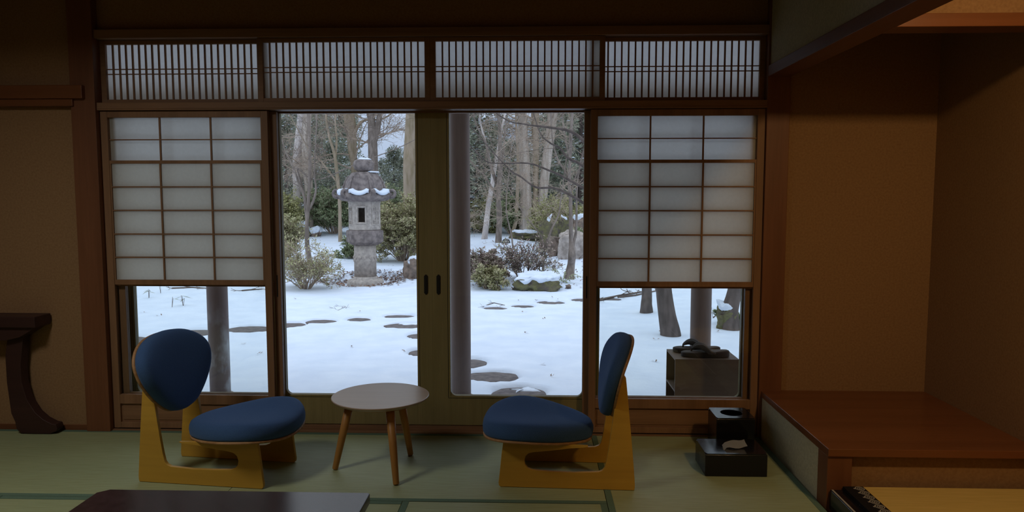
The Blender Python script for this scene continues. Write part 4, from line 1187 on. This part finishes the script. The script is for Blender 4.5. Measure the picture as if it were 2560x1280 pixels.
sprout('bamboo grass sprout at the left end of the left window', 372, 745, 3, 51, .13)
sprout('bamboo grass sprout with a tall stalk in the left window', 458, 764, 3, 52, .17)
sprout('small bamboo grass sprout below the tall one', 430, 768, 2, 53, .1)
sprout('faint bamboo grass tip beside the first sprout', 402, 733, 2, 54, .1)
g = G(1408, 706); t = thing('fern', 'small fern fronds right of the azalea', 'fern', g)
m = MB(); st = MB()
for k in range(5):
    a = -1.2 + k * .65; P = [Vector((math.sin(a) * .42 * f, -.1 * f, .30 * math.sin(f * 2.2) * (1 - .15 * k))) for f in [i / 8 for i in range(9)]]
    st.tube(P, .004, 4)
    for i in range(1, 9):
        for s_ in (-1, 1): m.leaf(P[i], Vector((.25 * math.sin(a), s_ * .8, -.15 + s_ * .25)), .10 * (1.1 - i / 10), .028, Vector((0, 0, 1)))
st.build('stalk', M['twig'], t, shift=False); m.build('fronds', M['leaf_green'], t, shift=False)


def lying(label, pts, rad, seed):
    rg = random.Random(seed); P = []
    for x, y in pts:
        g = G(x, y); P.append(g + Vector((0, 0, rad * .8)))
    m = MB(); m.tube(P, [rad * (1 - .6 * i / len(P)) for i in range(len(P))], 5)
    for i in range(len(P)):
        grow(m, P[i], Vector((rg.uniform(-1, 1), rg.uniform(-1, .4), .12)), .10 + rad * 6, rad * .5, 0, rg, 1, 0, 0, .7, (3,), .2, .0016)
    o = m.build('fallen_branch', M['twig_dark']); tag(o, label, 'branch', 'fallen branches on the snow')


lying('long fallen branch at the top of the right window view', [(1500, 752), (1545, 742), (1580, 736), (1610, 731)], .022, 61)
lying('second fallen branch just below the long one', [(1545, 745), (1590, 740), (1640, 729)], .018, 62)
lying('twig lying across a far stepping stone', [(1210, 766), (1235, 758), (1262, 764)], .008, 63)
lying('small twig on the snow near the mossy tree foot', [(1783, 795), (1795, 785), (1800, 765)], .008, 64)
lying('dark twig on the snow at the top of the left window', [(430, 722), (480, 720), (520, 722)], .014, 65)
lying('tangle of twigs on the snow right of the left post', [(605, 728), (625, 726), (655, 724)], .014, 66)
lying('faint twig on the snow in the middle of the left glass door', [(845, 776), (858, 770), (864, 766)], .003, 67)

# loose specks of leaves on the snow
m = MB()
for px, py in ((1378, 744), (1395, 750), (1316, 833), (1358, 911), (1376, 942), (1310, 781), (1360, 798), (860, 770), (1008, 878), (878, 868), (735, 700), (645, 885), (1640, 850), (1642, 905), (1790, 830), (400, 790), (362, 782), (1338, 752), (1300, 753), (740, 748), (899, 780), (610, 860), (1655, 830), (1648, 815), (1660, 700)):
    g = G(px, py)
    for _ in range(3): m.leaf(g + Vector((rnd.uniform(-.03, .03), rnd.uniform(-.03, .03), .008)), Vector((rnd.uniform(-1, 1), rnd.uniform(-1, 1), .2)), .035, .018, Vector((0, 0, 1)))
for _ in range(420):
    px, py = rnd.uniform(1180, 1470), rnd.uniform(560, 726)
    g = G(px, py); m.leaf(g + Vector((0, 0, .01)), Vector((rnd.uniform(-1, 1), rnd.uniform(-1, 1), .2)), .055, .03, Vector((0, 0, 1)))
for _ in range(160):
    g = G(rnd.uniform(700, 1050), rnd.uniform(590, 700)); m.leaf(g + Vector((0, 0, .01)), Vector((rnd.uniform(-1, 1), rnd.uniform(-1, 1), .2)), .05, .025, Vector((0, 0, 1)))
o = m.build('leaf_litter', M['leaf_brown']); tag(o, 'scattered small dark leaves lying on the snow', 'leaves', kind='stuff')

# garden light
g = G(1265, 607); t = thing('garden_light', 'small half-round caged garden light on the snow', 'garden light', g)
m = MB(); R_ = .12
for k in range(5):
    a = PI * k / 5; m.tube([(R_ * math.cos(f) * math.cos(a), R_ * math.cos(f) * math.sin(a), R_ * math.sin(f) * .95) for f in [PI * j / 12 for j in range(13)]], .007, 5)
m.tube([(R_ * math.cos(f), R_ * math.sin(f), 0.01) for f in [2 * PI * j / 20 for j in range(21)]], .009, 5)
m.tube([(.085 * math.cos(f), .085 * math.sin(f), .078) for f in [2 * PI * j / 20 for j in range(21)]], .006, 5)
m.build('cage', M['black'], t, shift=False)
m = MB(); m.lathe([(.08, 0), (.085, .03), (.07, .07), (.035, .095), (.01, .1)], 16); m.build('lens', M['tissue'], t, smooth=True, shift=False)

# garden wall with snow on top, and a far house
t = thing('garden_wall', 'dark garden wall with a line of snow along its top, behind the lantern', 'wall', (-5.5, 24.5, gz(-5.5, 24.5)))
m = MB(); m.box(-26, -.8, 24.4, 24.65, -.2, 1.22); m.build('wall_body', M['bark_grey'], t)
m = MB(); m.box(-26, -.8, 24.25, 24.8, 1.22, 1.27); m.build('tile_cap', M['bark_dark'], t)
m = MB(); m.box(-26, -.8, 24.24, 24.81, 1.27, 1.36); m.build('snow_cap', M['snow'], t, bevel=.03)
M['house_wall'] = simple('far_house_wall', (.5, .47, .43), .8, var=.1, scale=2); M['house_roof'] = simple('far_house_roof', (.25, .28, .34), .6, var=.2, scale=6)
t = thing('far_house', 'pale house with grey-blue roof far behind the tall trunks', 'house', (-1.0, 44, gz(-1, 44)))
m = MB(); m.box(-4.5, 3, 42, 48, -.8, 4.3); m.build('wall', M['house_wall'], t)
m = MB(); m.prism([(41.2, 4.1), (48.8, 4.1), (45, 6.6)], lambda u, v, q: (q, u, v), -5, 3.6); m.build('roof', M['house_roof'], t)
for i in range(3):
    m = MB(); m.box(-3.6 + i * 2.2, -2.5 + i * 2.2, 41.96, 42.02, 2.2, 3.4); m.build('window', M['lacquer'], t)


# ------------------------------------------------------------------ evergreens behind
def evergreen_mesh(seed, H=9.0, R=2.2, n=5200, shape='cone', leaf=.17):
    rg = random.Random(seed); mt, ml = MB(), MB()
    mt.tube([(0, 0, -.3), (.05, 0, H * .4), (0, .05, H * .9)], [.17, .12, .03], 8)
    lobes = []
    for i in range(64):
        z = rg.uniform(.03, 1) * H; rr = R * (1 - .62 * z / H) * rg.uniform(.45, 1) if shape == 'cone' else R * math.sin(min(1, z / H * 1.05 + .12) * PI) ** .5 * rg.uniform(.5, 1)
        a = rg.uniform(0, 2 * PI); c = Vector((math.cos(a) * rr, math.sin(a) * rr, z)); lobes.append((c, rg.uniform(.35, .75)))
        mt.tube([(0, 0, z - .2), tuple(c * .5 + Vector((0, 0, z * .5 - .05))), tuple(c)], [.03, .02, .01], 4)
    for i in range(n):
        c, s = rg.choice(lobes); d = Vector((rg.gauss(0, 1), rg.gauss(0, 1), rg.gauss(0, .7)))
        if d.length < .01: continue
        p = c + d.normalized() * s * rg.random() ** .45
        dr = (p - c) + Vector((0, 0, -.15 * s))
        ml.leaf(p, dr if dr.length > .01 else d, leaf * rg.uniform(.6, 1.5), leaf * .45 * rg.uniform(.6, 1.4))
    ms = MB()
    for i in range(420):      # bits of snow caught on the upper sides of the sprays
        c, s = rg.choice(lobes); d = Vector((rg.gauss(0, 1), rg.gauss(0, 1), abs(rg.gauss(0, .8)))).normalized(); p = c + d * s * rg.uniform(.85, 1.1)
        q = rg.uniform(.03, .09); n = 6
        rows = [[(p.x + q * k * math.cos(2 * PI * j / n) * rg.uniform(.8, 1.2), p.y + q * k * math.sin(2 * PI * j / n), p.z + z) for j in range(n)] for k, z in ((1, 0), (.7, q * .35), (.1, q * .45))]
        ms.quadgrid(rows, closed_u=True)
    return mt, ml, ms


protos = []
for sd, sh, n in ((71, 'cone', 9000), (72, 'round', 9500), (73, 'cone', 9500)):
    t = thing('evergreen_tree', 'x', 'tree', (0, 0, 0), group='evergreens at the back of the garden')
    mt, ml, ms_ = evergreen_mesh(sd, 7.5, 2.3, n, sh); ms_.build('snow_bits', M['snow'], t, shift=False); mt.build('trunk', M['bark_dark'], t, shift=False); ml.build('foliage', M['leaf_dark'], t, shift=False); protos.append(t)
# pixel column, distance, size, prototype, label
EV = [(715, 23.0, .55, 1, 'low round evergreen at the far left edge of the left door view'), (800, 26.5, .66, 0, 'dark evergreen between the pale trunks and the lantern'), (850, 29.5, .72, 2, 'tall evergreen behind the slender grey tree'),
      (760, 31.0, .85, 0, 'evergreen high behind the two pale trunks'), (960, 26.5, .34, 1, 'round evergreen right of the lantern roof'), (1000, 28.0, .36, 1, 'evergreen beside the large brown trunk'), (905, 31.0, .36, 2, 'evergreen peeking above the lantern roof'),
      (1195, 23.0, .80, 2, 'tall evergreen just right of the middle post'), (1225, 27.0, .52, 1, 'round evergreen behind the pale leaning trunk'), (1275, 25.5, .44, 1, 'evergreen behind the slender curved tree'), (1345, 28.0, 0.40, 1, 'evergreen between the thick trunks'),
      (1400, 24.0, .72, 0, 'evergreen above the olive shrubs'), (1450, 22.5, .80, 2, 'tall evergreen at the right edge of the right door view'), (1090, 27, .75, 0, 'evergreen hidden behind the door stiles'), (1500, 27.0, .85, 1, 'evergreen behind the right paper screen'), (650, 27.0, .85, 2, 'evergreen behind the left paper screen'),
      (735, 27.5, .62, 1, 'evergreen filling the gap between the two pale trunks'), (830, 23.6, .42, 1, 'low evergreen in front of the garden wall, left of the lantern'), (985, 24.0, .40, 1, 'low evergreen between lantern and large brown trunk'), (1040, 30.0, .50, 0, 'tall evergreen just left of the door stiles'),
      (1200, 30.0, .60, 0, 'tallest evergreen right of the middle post'), (1310, 30.0, .42, 2, 'evergreen behind the thick ribbed trunk'), (1370, 31.0, .62, 1, 'evergreen high behind the thick pale trunk'), (1425, 29.0, 1.0, 2, 'tallest evergreen near the right door stile'), (1165, 21.5, .62, 1, 'evergreen partly hidden by the middle post'), (790, 33.0, 1.0, 2, 'farthest tall evergreen behind the pale trunks'), (845, 33.0, .50, 1, 'farthest low evergreen behind the lantern finial')]
used = set()
for i, (px, Y, s_, pi, lab) in enumerate(EV):
    o = protos[pi] if pi not in used else copy_tree(protos[pi]); used.add(pi)
    x = at(px, 500, Y).x; o.location = (x, Y, gz(x, Y)); o.rotation_euler.z = i * 2.1; o.scale = (s_, s_, s_); o['label'] = lab

for i, (x, Y, s_, pi) in enumerate([(-15.5, 22, .9, 0), (-18.5, 20, .95, 1), (-21, 17, .9, 2), (-17, 25.5, 1.0, 2), (-14.5, 27, .9, 1), (-23, 21, 1.0, 0), (-22, 13.5, .9, 1), (7.5, 22, .9, 1), (10, 18.5, .95, 2), (12.5, 15, .9, 0), (9.5, 24, 1.0, 0), (13, 20, .9, 1)]):
    o = copy_tree(protos[pi]); o.location = (x, Y, gz(x, Y)); o.rotation_euler.z = i * 1.7; o.scale = (s_, s_, s_)
    o['label'] = 'evergreen at the far left side of the garden, outside the window view' if x < 0 else 'evergreen at the far right side of the garden, outside the window view'
